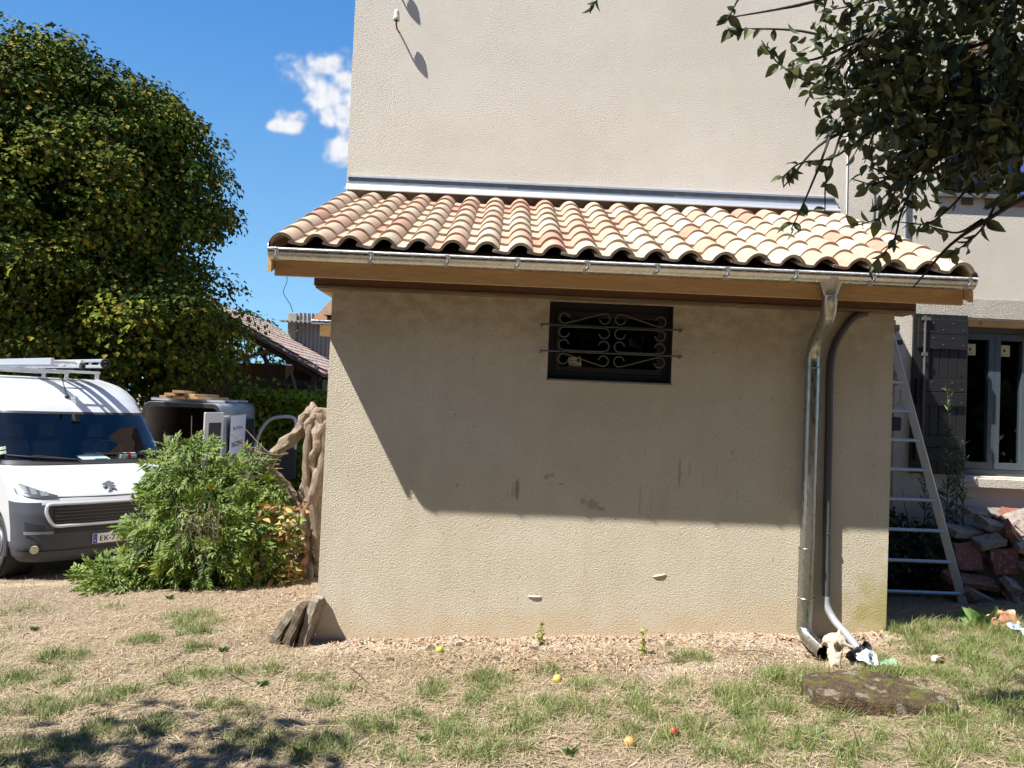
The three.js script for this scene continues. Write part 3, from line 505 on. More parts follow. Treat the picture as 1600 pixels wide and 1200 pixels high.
// porcelain insulators on the house wall
for (const [x, y, l] of [[0.125, 5.132, 'white porcelain insulator on an iron hook, lower of two'], [0.035, 5.62, 'white porcelain insulator on the wall above the other one']]) {
  const t = thing('insulator', l, 'insulator', [x, y, DZ], 0, 'insulators on the house wall');
  const pts = [[0.0, 0.075], [0.018, 0.07], [0.024, 0.055], [0.02, 0.045], [0.026, 0.035], [0.022, 0.02], [0.03, 0.005], [0.032, -0.02], [0.02, -0.02]].map(p => new THREE.Vector2(...p)).reverse();
  part('porcelain', new THREE.LatheGeometry(pts, 18).translate(0, 0, 0.12), std({ color: lin(0.62, 0.60, 0.50), roughness: 0.25 }), t);
  part('hook', tube([[0, 0.03, 0.12], [0, -0.05, 0.12], [0.005, -0.085, 0.09], [0.01, -0.075, 0.03], [0.012, -0.07, -0.01]], 0.008, 20, 6), M.rust, t);
}
lap('fittings');
// ---------------------------------------------------------------- white van
function vanSurface(rows, e, back) {
  const at = y => { let i = 0; while (i < rows.length - 2 && rows[i + 1][0] < y) i++; const a = rows[i], b = rows[i + 1], t = clamp((y - a[0]) / (b[0] - a[0])); return [lerp(a[1], b[1], t), lerp(a[2], b[2], t), lerp(a[3], b[3], t)]; };
  const S = (t, y) => { const [w, zf, d] = at(y), al = t * Math.PI / 2, s = Math.sin(al), c = Math.cos(al); return V(w * Math.sign(s) * Math.pow(Math.abs(s), e), y, zf - d * (1 - Math.pow(Math.max(0, c), e))); };
  const N = (t, y) => { const h = 0.004, a = S(t + h, y).sub(S(t - h, y)), b = S(t, y + h).sub(S(t, y - h)); return a.cross(b).normalize(); };
  return { at, S, N, off: (t, y, o) => S(t, y).addScaledVector(N(t, y), o) };
}
function gridGeo(nu, nv, f) {
  const pos = [], uv = [], idx = []; for (let j = 0; j <= nv; j++) for (let i = 0; i <= nu; i++) { const p = f(i / nu, j / nv); pos.push(p.x, p.y, p.z); uv.push(i / nu, j / nv); }
  for (let j = 0; j < nv; j++) for (let i = 0; i < nu; i++) { const a = j * (nu + 1) + i; idx.push(a, a + 1, a + nu + 1, a + 1, a + nu + 2, a + nu + 1); }
  const g = new THREE.BufferGeometry(); g.setAttribute('position', new THREE.Float32BufferAttribute(pos, 3)); g.setAttribute('uv', new THREE.Float32BufferAttribute(uv, 2)); g.setIndex(idx); g.computeVertexNormals(); return g;
}
M.vanPaint = phys({ color: lin(0.50, 0.51, 0.52), roughness: 0.35, clearcoat: 0.7, clearcoatRoughness: 0.08 });
M.vanPlastic = std({ color: lin(0.052, 0.056, 0.065), roughness: 0.55, bumpMap: stuccoBump, bumpScale: 0.0006 });
M.rubber = std({ color: lin(0.018, 0.018, 0.018), roughness: 0.85 });
M.chrome = std({ color: lin(0.75, 0.76, 0.78), roughness: 0.22, metalness: 1 });
M.windscreen = phys({ color: lin(0.78, 0.86, 0.86), transmission: 1, thickness: 0, roughness: 0.01, ior: 1.65 });
function wheelOf(parent, x, z, R = 0.345, W = 0.22) {
  const w = grp('wheel', parent); w.position.set(x, R, z);
  const pr = []; for (let i = 0; i <= 20; i++) { const t = i / 20 * Math.PI; pr.push(new THREE.Vector2(R - 0.05 + 0.05 * Math.pow(Math.sin(t), 0.5), -W / 2 * Math.cos(t))); }
  pr.unshift(new THREE.Vector2(0.215, -W / 2 + 0.02)); pr.push(new THREE.Vector2(0.215, W / 2 - 0.02));
  const tread = []; for (let i = 0; i < 44; i++) for (const q of [-0.055, 0, 0.055]) { const a = (i + (q ? 0.5 : 0)) / 44 * 6.2832; tread.push(new THREE.BoxGeometry(0.045, 0.012, 0.03).translate(q, R, 0).rotateX(a)); }
  part('tyre', [new THREE.LatheGeometry(pr, 48).rotateZ(Math.PI / 2), ...tread], M.rubber, w);
  part('rim', [new THREE.CylinderGeometry(0.215, 0.215, W - 0.06, 28).rotateZ(Math.PI / 2), new THREE.TorusGeometry(0.15, 0.02, 8, 24).rotateY(Math.PI / 2).translate(Math.sign(x) * 0.08, 0, 0), new THREE.CylinderGeometry(0.06, 0.07, 0.05, 14).rotateZ(Math.PI / 2).translate(Math.sign(x) * 0.09, 0, 0)], M.zincDull, w);
}
{
  const t = thing('panel_van', 'white panel van facing right with ladder on its roof, partly behind the green bush', 'van', [-3.549, -0.60, -4.275], 0.8677);
  const rows = [[0.20, 0.90, -0.14, 0.42], [0.26, 0.96, -0.03, 0.44], [0.40, 1.0, 0.0, 0.45], [0.60, 1.01, -0.005, 0.45], [0.78, 1.02, -0.03, 0.46], [0.92, 1.02, -0.07, 0.47], [0.99, 1.02, -0.12, 0.47], [1.05, 1.02, -0.21, 0.46], [1.15, 1.02, -0.38, 0.44], [1.25, 1.02, -0.54, 0.42], [1.33, 1.015, -0.68, 0.40], [1.60, 0.985, -0.92, 0.38], [1.80, 0.955, -1.09, 0.37], [1.95, 0.93, -1.23, 0.37], [2.04, 0.915, -1.32, 0.38], [2.18, 0.89, -1.50, 0.42], [2.30, 0.865, -1.72, 0.45], [2.38, 0.83, -2.0, 0.48], [2.43, 0.76, -2.35, 0.5]];
  const e = 0.62, sf = vanSurface(rows, e), back = -5.3;
  const pos = [], c = { body: [], bumper: [], wind: [], seal: [] };
  const quad = (k, a, b, cc, d) => c[k].push(...[a, b, cc, a, cc, d].flatMap(p => [p.x, p.y, p.z]));
  const dy = 0.03, nt = 56, ys = []; for (let y = 0.20; y < 2.4301; y += dy) ys.push(Math.min(y, 2.43)); if (ys[ys.length - 1] < 2.43) ys.push(2.43);
  const arch = (y, z) => Math.hypot(y - 0.36, z + 0.98) < 0.43 || Math.hypot(y - 0.36, z + 4.3) < 0.43;
  const zs = [0]; for (let z = 0.006; z < 0.995; z += 0.006) zs.push(z); zs.push(1);
  for (let j = 0; j < ys.length - 1; j++) {
    const a = ys[j], b = ys[j + 1], ym = (a + b) / 2;
    for (let i = 0; i < nt; i++) {
      const t0 = -1 + 2 * i / nt, t1 = -1 + 2 * (i + 1) / nt, tm = (t0 + t1) / 2, q = Math.abs(tm);
      let k = 'body'; const lim = 0.90 - 0.06 * (ym - 1.33);
      if (ym > 1.36 && ym < 1.94 && q < lim) k = 'wind'; else if (ym > 1.32 && ym < 1.965 && q < lim + 0.04) k = 'seal';
      else if (ym < 0.93 - 0.1 * sm(0.45, 0.0, q) * 0 && !(ym > 0.9 && q < 0.46)) k = 'bumper';
      const zz = sf.S(tm, ym).z; if (k !== 'wind' && arch(ym, zz) && q > 0.8) continue;
      quad(k, sf.S(t0, a), sf.S(t1, a), sf.S(t1, b), sf.S(t0, b));
    }
    for (const sd of [-1, 1]) {
      const pa = sf.S(sd, a), pb = sf.S(sd, b);
      for (let i = 0; i < zs.length - 1; i++) {
        const za0 = lerp(pa.z, back, zs[i]), za1 = lerp(pa.z, back, zs[i + 1]), zb0 = lerp(pb.z, back, zs[i]), zb1 = lerp(pb.z, back, zs[i + 1]);
        if (arch(ym, (za0 + zb1) / 2)) continue;
        quad(ym < 0.45 ? 'bumper' : 'body', V(pa.x, a, za0), V(pa.x, a, za1), V(pb.x, b, zb1), V(pb.x, b, zb0));
      }
    }
    quad('body', V(sf.S(-1, a).x, a, back), V(sf.S(1, a).x, a, back), V(sf.S(1, b).x, b, back), V(sf.S(-1, b).x, b, back));
  }
  // roof skin
  for (let i = 0; i < nt; i++) { const p = sf.S(-1 + 2 * i / nt, 2.43), q = sf.S(-1 + 2 * (i + 1) / nt, 2.43); quad('body', p, q, V(q.x * 0.9, 2.455, back + 0.02), V(p.x * 0.9, 2.455, back + 0.02)); }
  for (const sd of [-1, 1]) { const p = sf.S(sd, 2.43); quad('body', p, V(p.x, 2.43, back), V(p.x * 0.9, 2.455, back + 0.02), p); }
  const mk = (a) => { const g = new THREE.BufferGeometry(); g.setAttribute('position', new THREE.Float32BufferAttribute(a, 3)); const m = new Map(), P = g.attributes.position; g.computeVertexNormals(); const n = g.attributes.normal; const key = i => `${P.getX(i).toFixed(3)},${P.getY(i).toFixed(3)},${P.getZ(i).toFixed(3)}`;
    for (let i = 0; i < P.count; i++) { const k = key(i); if (!m.has(k)) m.set(k, []); m.get(k).push(i); }
    const nn = new Float32Array(n.array); for (const l of m.values()) for (const i of l) { const v = V(0, 0, 0), b = V(n.getX(i), n.getY(i), n.getZ(i)); for (const j of l) { const w = V(n.getX(j), n.getY(j), n.getZ(j)); if (w.dot(b) > 0.75) v.add(w); } v.normalize(); nn.set([v.x, v.y, v.z], i * 3); }
    g.setAttribute('normal', new THREE.BufferAttribute(nn, 3)); g.setAttribute('uv', new THREE.BufferAttribute(new Float32Array(P.count * 2).map((_, i) => i % 2 ? P.getY(i >> 1) : P.getX(i >> 1)), 2)); return g; };
  part('body', mk(c.body), M.vanPaint, t); part('bumper', mk(c.bumper), M.vanPlastic, t); part('windscreen', mk(c.wind), M.windscreen, t); part('windscreen_seal', mk(c.seal), M.black, t);
  const patch = (t0, t1, yb, yt, o, nu = 20, nv = 6) => gridGeo(nu, nv, (u, v) => { const tt = lerp(t0, t1, u); return sf.off(tt, lerp(yb(u), yt(u), v), o); });
  // bumper lip standing proud along the lower front
  part('bumper_lip', patch(-0.92, 0.92, () => 0.24, () => 0.36, 0.018, 40, 4), M.vanPlastic, t);
  // headlights
  const lampBowl = phys({ color: lin(0.17, 0.18, 0.19), roughness: 0.3, clearcoat: 0.6 });
  for (const m of [-1, 1]) {
    const hl = part('headlight', patch(m * 0.80, m * 0.30, u => 1.02 - 0.06 * u - 0.02 * Math.sin(u * 3.1), u => 1.02 - 0.06 * u + (0.15 - 0.12 * u) * Math.pow(Math.sin(Math.min(1, u * 2.2 + 0.12) * 1.57), 0.8), 0.012, 24, 8), phys({ color: lin(0.06, 0.068, 0.075), roughness: 0.3, clearcoat: 0.6, clearcoatRoughness: 0.03 }), t);
    part('reflector', patch(m * 0.70, m * 0.60, u => 1.015, u => 1.095, 0.016, 8, 6), lampBowl, hl); part('reflector', patch(m * 0.56, m * 0.49, u => 1.00, u => 1.065, 0.016, 8, 6), lampBowl, hl); part('reflector', patch(m * 0.46, m * 0.38, u => 0.985, u => 1.03, 0.016, 8, 6), lampBowl, hl);
    part('air_intake', patch(m * 0.70, m * 0.44, u => 0.60 - 0.02 * u, u => 0.70 - 0.05 * u, 0.006, 12, 4), M.black, t);
    part('intake_trim', patch(m * 0.72, m * 0.36, u => 0.555, u => 0.59, 0.012, 14, 2), std({ color: lin(0.22, 0.23, 0.25), roughness: 0.4 }), t);
    part('fog_recess', patch(m * 0.62, m * 0.50, u => 0.33, u => 0.44, 0.008, 8, 4), M.black, t);
    const fp = sf.off(m * 0.565, 0.385, 0.02); part('fog_lamp', new THREE.CylinderGeometry(0.045, 0.05, 0.03, 18).rotateX(Math.PI / 2).rotateY(m * 0.5).translate(fp.x, fp.y, fp.z), phys({ color: lin(0.42, 0.38, 0.25), roughness: 0.15, clearcoat: 1 }), t);
  }
  // grille
  part('grille', patch(-0.35, 0.35, () => 0.66, () => 0.86, 0.008, 20, 4), M.black, t);
  for (let i = 0; i < 5; i++) part('grille_bar', tube([-0.34, -0.2, 0, 0.2, 0.34].map(q => sf.off(q, 0.685 + i * 0.038, 0.016)), 0.006, 20, 6), M.iron, t);
  { const P = []; for (const q of [-0.33, -0.2, 0, 0.2, 0.33]) P.push(sf.off(q, 0.645, 0.02)); for (const q of [0.36, 0.42, 0.40, 0.3]) P.push(sf.off(q, [0.66, 0.80, 0.885, 0.895][[0.36, 0.42, 0.40, 0.3].indexOf(q)], 0.02)); for (const q of [0.12, -0.12, -0.3]) P.push(sf.off(q, 0.895, 0.02)); for (const [q, y] of [[-0.40, 0.885], [-0.42, 0.80], [-0.36, 0.66]]) P.push(sf.off(q, y, 0.02)); part('grille_frame', tube(P, 0.02, 90, 8, true), std({ color: lin(0.62, 0.64, 0.66), roughness: 0.3, metalness: 0.4 }), t); }
  part('lower_grille', patch(-0.34, 0.5, () => 0.565, () => 0.615, 0.006, 16, 2), M.black, t);
  part('bonnet_line', tube([-0.62, -0.45, -0.3, 0, 0.3, 0.45, 0.62].map(q => sf.off(q, 0.965 + 0.16 * Math.pow(Math.abs(q), 2.2), 0.0)), 0.007, 40, 6), M.black, t);
  part('cowl', patch(-0.86, 0.86, () => 1.315, () => 1.355, 0.006, 40, 2), M.black, t);
  // rampant-lion style badge
  { const s = new THREE.Shape([[-0.02, 0.085], [0.015, 0.095], [0.03, 0.07], [0.05, 0.065], [0.06, 0.04], [0.035, 0.045], [0.02, 0.02], [0.03, -0.02], [0.055, -0.035], [0.06, -0.065], [0.03, -0.05], [0.005, -0.03], [0.0, -0.065], [-0.045, -0.085], [-0.025, -0.05], [-0.03, -0.01], [-0.055, 0.0], [-0.075, -0.025], [-0.085, 0.0], [-0.055, 0.02], [-0.03, 0.02], [-0.05, 0.04], [-0.085, 0.035], [-0.08, 0.055], [-0.04, 0.065]].map(p => new THREE.Vector2(...p)));
    const g = new THREE.ExtrudeGeometry(s, { depth: 0.012, bevelEnabled: true, bevelSize: 0.003, bevelThickness: 0.003, bevelSegments: 1 }); const p = sf.off(0, 1.055, 0.01), n = sf.N(0, 1.055); const b = part('emblem', g, std({ color: lin(0.22, 0.22, 0.23), roughness: 0.35, metalness: 0.5 }), t); b.position.copy(p); b.rotation.x = -Math.asin(n.y) * 0.85; }
  { const pl = canvasTex(512, 116, (k, W, Hh) => { k.fillStyle = '#e9e9e4'; k.fillRect(0, 0, W, Hh); k.fillStyle = '#1c3f9c'; k.fillRect(0, 0, 46, Hh); k.fillRect(W - 46, 0, 46, Hh); k.fillStyle = '#e6c832'; for (let i = 0; i < 12; i++) k.fillRect(21 + 13 * Math.cos(i / 12 * 6.283), 34 + 13 * Math.sin(i / 12 * 6.283), 4, 4); k.fillStyle = '#fff'; k.font = 'bold 34px sans-serif'; k.textAlign = 'center'; k.fillText('F', 23, 98); k.fillStyle = '#141414'; k.font = 'bold 92px sans-serif'; k.textAlign = 'left'; k.fillText('EK-779', 66, 92, 330); });
    const b = grp('number_plate', t); part('plate', bx(-0.265, 0.265, 0.405, 0.525, 0.0, 0.022, 0.004), M.white, b); const f = part('plate_face', new THREE.PlaneGeometry(0.52, 0.112), std({ map: pl, roughness: 0.4 }), b); f.position.set(0, 0.465, 0.0235); }
  // wipers, aerial, mirrors, roof ribs
  for (const [a, b2] of [[[-0.72, 1.40], [-0.05, 1.36]], [[-0.02, 1.41], [0.62, 1.375]]]) part('wiper', [tube([sf.off(a[0], a[1] + 0.02, 0.02), sf.off((a[0] + b2[0]) / 2, (a[1] + b2[1]) / 2 + 0.015, 0.025), sf.off(b2[0], b2[1], 0.02)], 0.011, 16, 6), capBar(sf.off(b2[0], b2[1], 0.015).toArray(), sf.off((a[0] + b2[0]) / 2, (a[1] + b2[1]) / 2 + 0.03, 0.03).toArray(), 0.012, 6)], M.black, t);
  { const p = sf.off(-0.02, 2.16, 0.01); part('aerial', [capBar(p.toArray(), [p.x - 0.06, p.y + 0.32, p.z - 0.1], 0.006, 6), new THREE.SphereGeometry(0.03, 10, 8).translate(p.x, p.y, p.z)], M.black, t); }
  part('roof_gutter', [tube([-0.99, -0.8, -0.5, -0.2, 0.1].map(q => sf.off(q, 2.395, 0.012)), 0.014, 24, 6)], std({ color: lin(0.4, 0.42, 0.44) }), t);
  part('side_moulding', tube([0.97, 0.8, 0.62, 0.5].map((q, i) => sf.off(q, [2.0, 2.1, 2.28, 2.42][i], 0.006)), 0.02, 20, 6), std({ color: lin(0.25, 0.26, 0.27) }), t);
  for (const m of [-1, 1]) { const b = grp('wing_mirror', t); part('mirror_housing', bx(m * 1.24 - 0.11, m * 1.24 + 0.11, 1.32, 1.66, -1.16, -1.02, 0.05), M.black, b); part('mirror_arm', capBar([m * 1.0, 1.36, -1.12], [m * 1.2, 1.4, -1.1], 0.035), M.black, b); }
  part('door_window', [V(-1, 0, 0)].map(() => bx(-1.002, -0.99, 1.38, 1.86, -2.0, -1.36)), M.black, t);
  // cab interior seen through the glass
  part('dashboard', gridGeo(20, 4, (u, v) => V(lerp(-0.88, 0.88, u), [1.16, 1.30, 1.315, 1.27, 1.0][Math.round(v * 4)], [-0.75, -0.86, -1.1, -1.38, -1.45][Math.round(v * 4)] - 0.28 * Math.pow(Math.abs(u * 2 - 1), 3))), std({ color: lin(0.035, 0.04, 0.045), roughness: 0.8 }), t);
  part('cab_liner', [bx(-0.95, 0.95, 0.5, 2.35, -2.35, -2.3), bx(-0.95, 0.95, 0.45, 0.5, -2.3, -0.5)], std({ color: lin(0.03, 0.032, 0.035) }), t);
  for (const x of [-0.55, -0.15, 0.5]) part('seat', [bx(x - 0.2, x + 0.2, 0.85, 1.55, -2.1, -1.95, 0.06), bx(x - 0.12, x + 0.12, 1.57, 1.78, -2.08, -1.97, 0.05)], std({ color: lin(0.05, 0.055, 0.065) }), t);
  part('steering_wheel', new THREE.TorusGeometry(0.19, 0.017, 8, 32).rotateX(-0.5).translate(0.45, 1.40, -1.4), M.black, t);
  const paper = part('paper', new THREE.BoxGeometry(0.34, 0.004, 0.24), M.white, t); paper.position.set(0.12, 1.365, -1.05); paper.rotation.set(0.35, 0.3, 0);
  part('folded_sheet', bx(0.1, 0.26, 1.30, 1.36, -0.98, -0.94), std({ color: lin(0.2, 0.42, 0.62) }), t);
  part('roll', [new THREE.CylinderGeometry(0.055, 0.055, 0.1, 18).rotateZ(Math.PI / 2).translate(0.5, 1.37, -1.06), new THREE.CylinderGeometry(0.055, 0.055, 0.08, 18).rotateZ(Math.PI / 2).translate(0.63, 1.37, -1.06)], M.white, t); part('roll_band', new THREE.CylinderGeometry(0.057, 0.057, 0.05, 18).rotateZ(Math.PI / 2).translate(0.57, 1.37, -1.06), std({ color: lin(0.5, 0.03, 0.03) }), t);
  for (const y of [1.46, 1.51]) { const p = sf.off(-0.80, y, -0.006); const q = part('sticker', bx(-0.035, 0.035, -0.02, 0.02, -0.001, 0.001), std({ color: lin(0.6, 0.63, 0.45) }), t); q.position.copy(p); q.rotation.y = -0.7; q.rotation.x = -0.4; }
  for (const [x, z] of [[-0.88, -0.98], [0.88, -0.98], [-0.88, -4.3], [0.88, -4.3]]) wheelOf(t, x, z);
  for (const m of [-1, 1]) for (const z of [-0.98, -4.3]) { part('wheel_arch', new THREE.TorusGeometry(0.43, 0.022, 8, 40, Math.PI * 1.16).rotateZ(-0.25).rotateY(Math.PI / 2).translate(m * 1.0, 0.36, z), M.vanPlastic, t); part('arch_liner', new THREE.CylinderGeometry(0.435, 0.435, 0.34, 32, 1, true).rotateZ(Math.PI / 2).translate(m * 0.83, 0.36, z), M.black, t); }
  part('underbody', bx(-0.75, 0.75, 0.22, 0.5, -5.2, -0.55), M.black, t);
  part('wheel_housing', [[-0.6, -0.98], [0.6, -0.98]].map(([x, z]) => bx(x - 0.13, x + 0.13, 0.3, 0.9, z - 0.5, z + 0.5)), M.black, t);
  // roof bars
  for (const z of [-2.7, -3.9, -4.9]) part('roof_bar', [bx(-0.8, 0.8, 2.52, 2.56, z - 0.03, z + 0.03, 0.01), bx(-0.78, -0.74, 2.44, 2.52, z - 0.03, z + 0.03), bx(0.74, 0.78, 2.44, 2.52, z - 0.03, z + 0.03)], M.alu, t);
}
// ladder lying on the van's roof: in the van's frame, turned with it
{
  const t = thing('roof_ladder', 'aluminium extension ladder lying on the roof of the white van', 'ladder', [-3.549, -0.60, -4.275], 0.8677);
  for (const x of [-0.35, 0.02]) part('stile', [bx(x - 0.02, x + 0.02, 2.60, 2.68, -4.95, -1.35, 0.006), bx(x - 0.028, x + 0.028, 2.595, 2.605, -4.95, -1.35)], M.alu, t);
  for (const x of [-0.27, -0.06]) part('stile', bx(x - 0.018, x + 0.018, 2.565, 2.595, -4.7, -1.15, 0.006), M.alu, t);
  for (let i = 0; i < 12; i++) part('rung', capBar([-0.35, 2.64, -1.5 - i * 0.29], [0.02, 2.64, -1.5 - i * 0.29], 0.016), M.alu, t);
  part('roller', new THREE.CylinderGeometry(0.045, 0.045, 0.05, 16).rotateZ(Math.PI / 2).translate(-0.06, 2.59, -1.13), M.rubber, t);
  const t2 = thing('wheeled_ladder_end', 'pale ladder section with a round wheel at its end on the van roof', 'ladder', [-3.549, -0.60, -4.275], 0.8677);
  for (const y of [2.60, 2.68]) part('stile', bx(0.16, 0.22, y - 0.02, y + 0.02, -4.6, -1.05, 0.008), M.alu, t2);
  for (let i = 0; i < 10; i++) part('rung', bx(0.175, 0.205, 2.62, 2.66, -1.2 - i * 0.33, -1.17 - i * 0.33), M.alu, t2);
  part('wheel', new THREE.TorusGeometry(0.05, 0.02, 8, 20).translate(0.19, 2.64, -1.02), M.rubber, t2);
}
lap('van');
// ---------------------------------------------------------------- second van, seen from behind with its doors open
{
  const ps = 0.17; // heading
  const t = thing('open_van', 'van seen from behind with open rear doors and red-brown load space, planks on top', 'van', [-5.05, -0.86, -9.65], ps);
  const W = 0.82, Hh = 2.36, L = 4.6;
  const prof = (w, h0, h1, r) => { const o = [[-w, h0], [w, h0]]; for (let i = 0; i <= 6; i++) { const a = i / 6 * Math.PI / 2; o.push([w - 0.1 - r + r * Math.cos(a), h1 - r + r * Math.sin(a)]); } for (let i = 0; i <= 6; i++) { const a = Math.PI / 2 + i / 6 * Math.PI / 2; o.push([-w + 0.1 + r + r * Math.cos(a), h1 - r + r * Math.sin(a)]); } return o; };
  part('body', extr(prof(W, 0.4, Hh, 0.16), L, [prof(W - 0.05, 0.6, Hh - 0.09, 0.12)]).translate(0, 0, -L), M.vanPaint, t);
  part('door_frame', extr(prof(W - 0.005, 0.42, Hh - 0.01, 0.16), 0.03, [prof(W - 0.05, 0.6, Hh - 0.09, 0.12)]).translate(0, 0, 0.002), std({ color: lin(0.045, 0.04, 0.038), roughness: 0.5 }), t);
  const red = std({ map: woodTex([0.42, 0.085, 0.04], [0.28, 0.06, 0.03], 31), roughness: 0.8 });
  part('lining', [bx(-W + 0.055, -W + 0.07, 0.61, Hh - 0.2, -L + 0.1, -0.02), bx(W - 0.2, W - 0.18, 0.61, Hh - 0.2, -L + 0.1, -0.02)], red, t); part('bulkhead', bx(-W + 0.13, W - 0.21, 0.61, Hh - 0.15, -2.6, -2.55), std({ color: lin(0.06, 0.035, 0.025) }), t); part('floor', bx(-W + 0.13, W - 0.21, 0.605, 0.63, -2.5, -0.02), M.greyWood, t);
  part('shelf', [1.0, 1.4].map(y => bx(-0.68, -0.2, y, y + 0.03, -2.5, -0.6)), M.greyWood, t);
  part('box', [bx(0.2, 0.5, 0.64, 0.95, -1.2, -0.8), bx(-0.1, 0.12, 0.64, 1.1, -1.6, -1.3)], std({ color: lin(0.3, 0.2, 0.1) }), t);
  part('hanging_lead', tube([[0.12, 2.1, -0.3], [0.14, 1.7, -0.28], [0.19, 1.3, -0.3]], 0.008, 12, 5), M.white, t);
  const lt = std({ map: canvasTex(256, 256, (k) => { k.fillStyle = '#d9dade'; k.fillRect(0, 0, 256, 256); k.fillStyle = '#55557a'; for (let i = 0; i < 8; i++) k.fillRect(42 + i * 21, 58 + (i * 7) % 9, 13, 20 - (i * 5) % 8); k.fillStyle = '#333'; for (let i = 0; i < 9; i++) k.fillRect(34 + i * 21, 142, 14, 28); }) });
  const side = part('side_lettering', new THREE.PlaneGeometry(1.9, 1.0), lt, t); side.position.set(W + 0.003, 1.62, -1.5); side.rotation.y = Math.PI / 2;
  part('door_line', [bx(W + 0.001, W + 0.008, 0.5, Hh - 0.3, -2.62, -2.57), bx(W - 0.02, W + 0.006, 1.35, 2.0, -3.7, -2.8)], M.black, t);
  const door = grp('rear_door', t); door.position.set(W - 0.02, 0, 0.02); door.rotation.y = -0.32 + Math.PI / 2;
  part('panel', bx(-0.68, 0, 0.55, Hh - 0.16, -0.05, 0.0, 0.02), M.vanPaint, door); part('glass', bx(-0.56, -0.12, 1.4, 2.0, -0.06, 0.008), M.black, door); for (let i = 0; i < 4; i++) part('slat', bx(-0.54, -0.14, 0.75 + i * 0.16, 0.82 + i * 0.16, -0.055, 0.006), M.black, door);
  const dl = grp('rear_door', t); dl.position.set(-W + 0.02, 0, 0.02); dl.rotation.y = 0.9; part('panel', bx(-0.7, 0, 0.55, Hh - 0.16, -0.05, 0, 0.02), std({ color: lin(0.3, 0.27, 0.24) }), dl);
  const fd = grp('front_door', t); fd.position.set(W, 0, -3.9); fd.rotation.y = -0.25;
  part('window_frame', [tube([[0.02, 1.28, 0], [0.18, 1.75, 0], [0.42, 2.0, 0], [0.95, 2.05, 0], [1.02, 1.95, 0], [1.04, 1.28, 0]], 0.045, 40, 8)], M.vanPaint, fd); part('panel', bx(0, 1.08, 0.55, 1.28, -0.05, 0.03, 0.03), std({ color: lin(0.05, 0.05, 0.06) }), fd);
  part('wheel', [-0.9, -3.7].flatMap(z => [-0.72, 0.72].map(x => new THREE.CylinderGeometry(0.33, 0.33, 0.2, 24).rotateZ(Math.PI / 2).translate(x, 0.33, z))), M.rubber, t);
  part('rear_bumper', bx(-W, W, 0.35, 0.55, 0, 0.1, 0.03), M.vanPlastic, t); for (const z of [-0.5, -2, -3.4]) part('roof_bar', bx(-0.7, 0.7, Hh + 0.02, Hh + 0.07, z - 0.03, z + 0.03), M.alu, t);
  const rr = rngOf(8); const spots = [[-0.3, 0.10, 0.0, 0.02], [-0.05, 0.10, 0.03, 0.0], [0.2, 0.10, -0.02, -0.1], [-0.2, 0.155, 0.05, 0.1], [0.1, 0.155, -0.03, -0.25], [-0.05, 0.21, 0.12, 0.2]];
  spots.forEach(([x, y, a, dz], i) => { const b = single('plank', bx(-0.1, 0.1, 0, 0.05, -3.6 + i * 0.35, 0.15 + dz, 0.004), M.pine, ['wide roofing plank at the left of the van roof load', 'roofing plank in the middle of the van roof load', 'roofing plank at the right of the van roof load', 'second-layer plank on the left of the van roof load', 'second-layer plank on the right of the van roof load', 'topmost short plank on the open van roof'][i], 'plank', 'planks on the roof of the open van'); b.position.set(-5.05 + x, -0.86 + Hh + y - 0.03, -9.65); b.rotation.y = ps + a; });
}
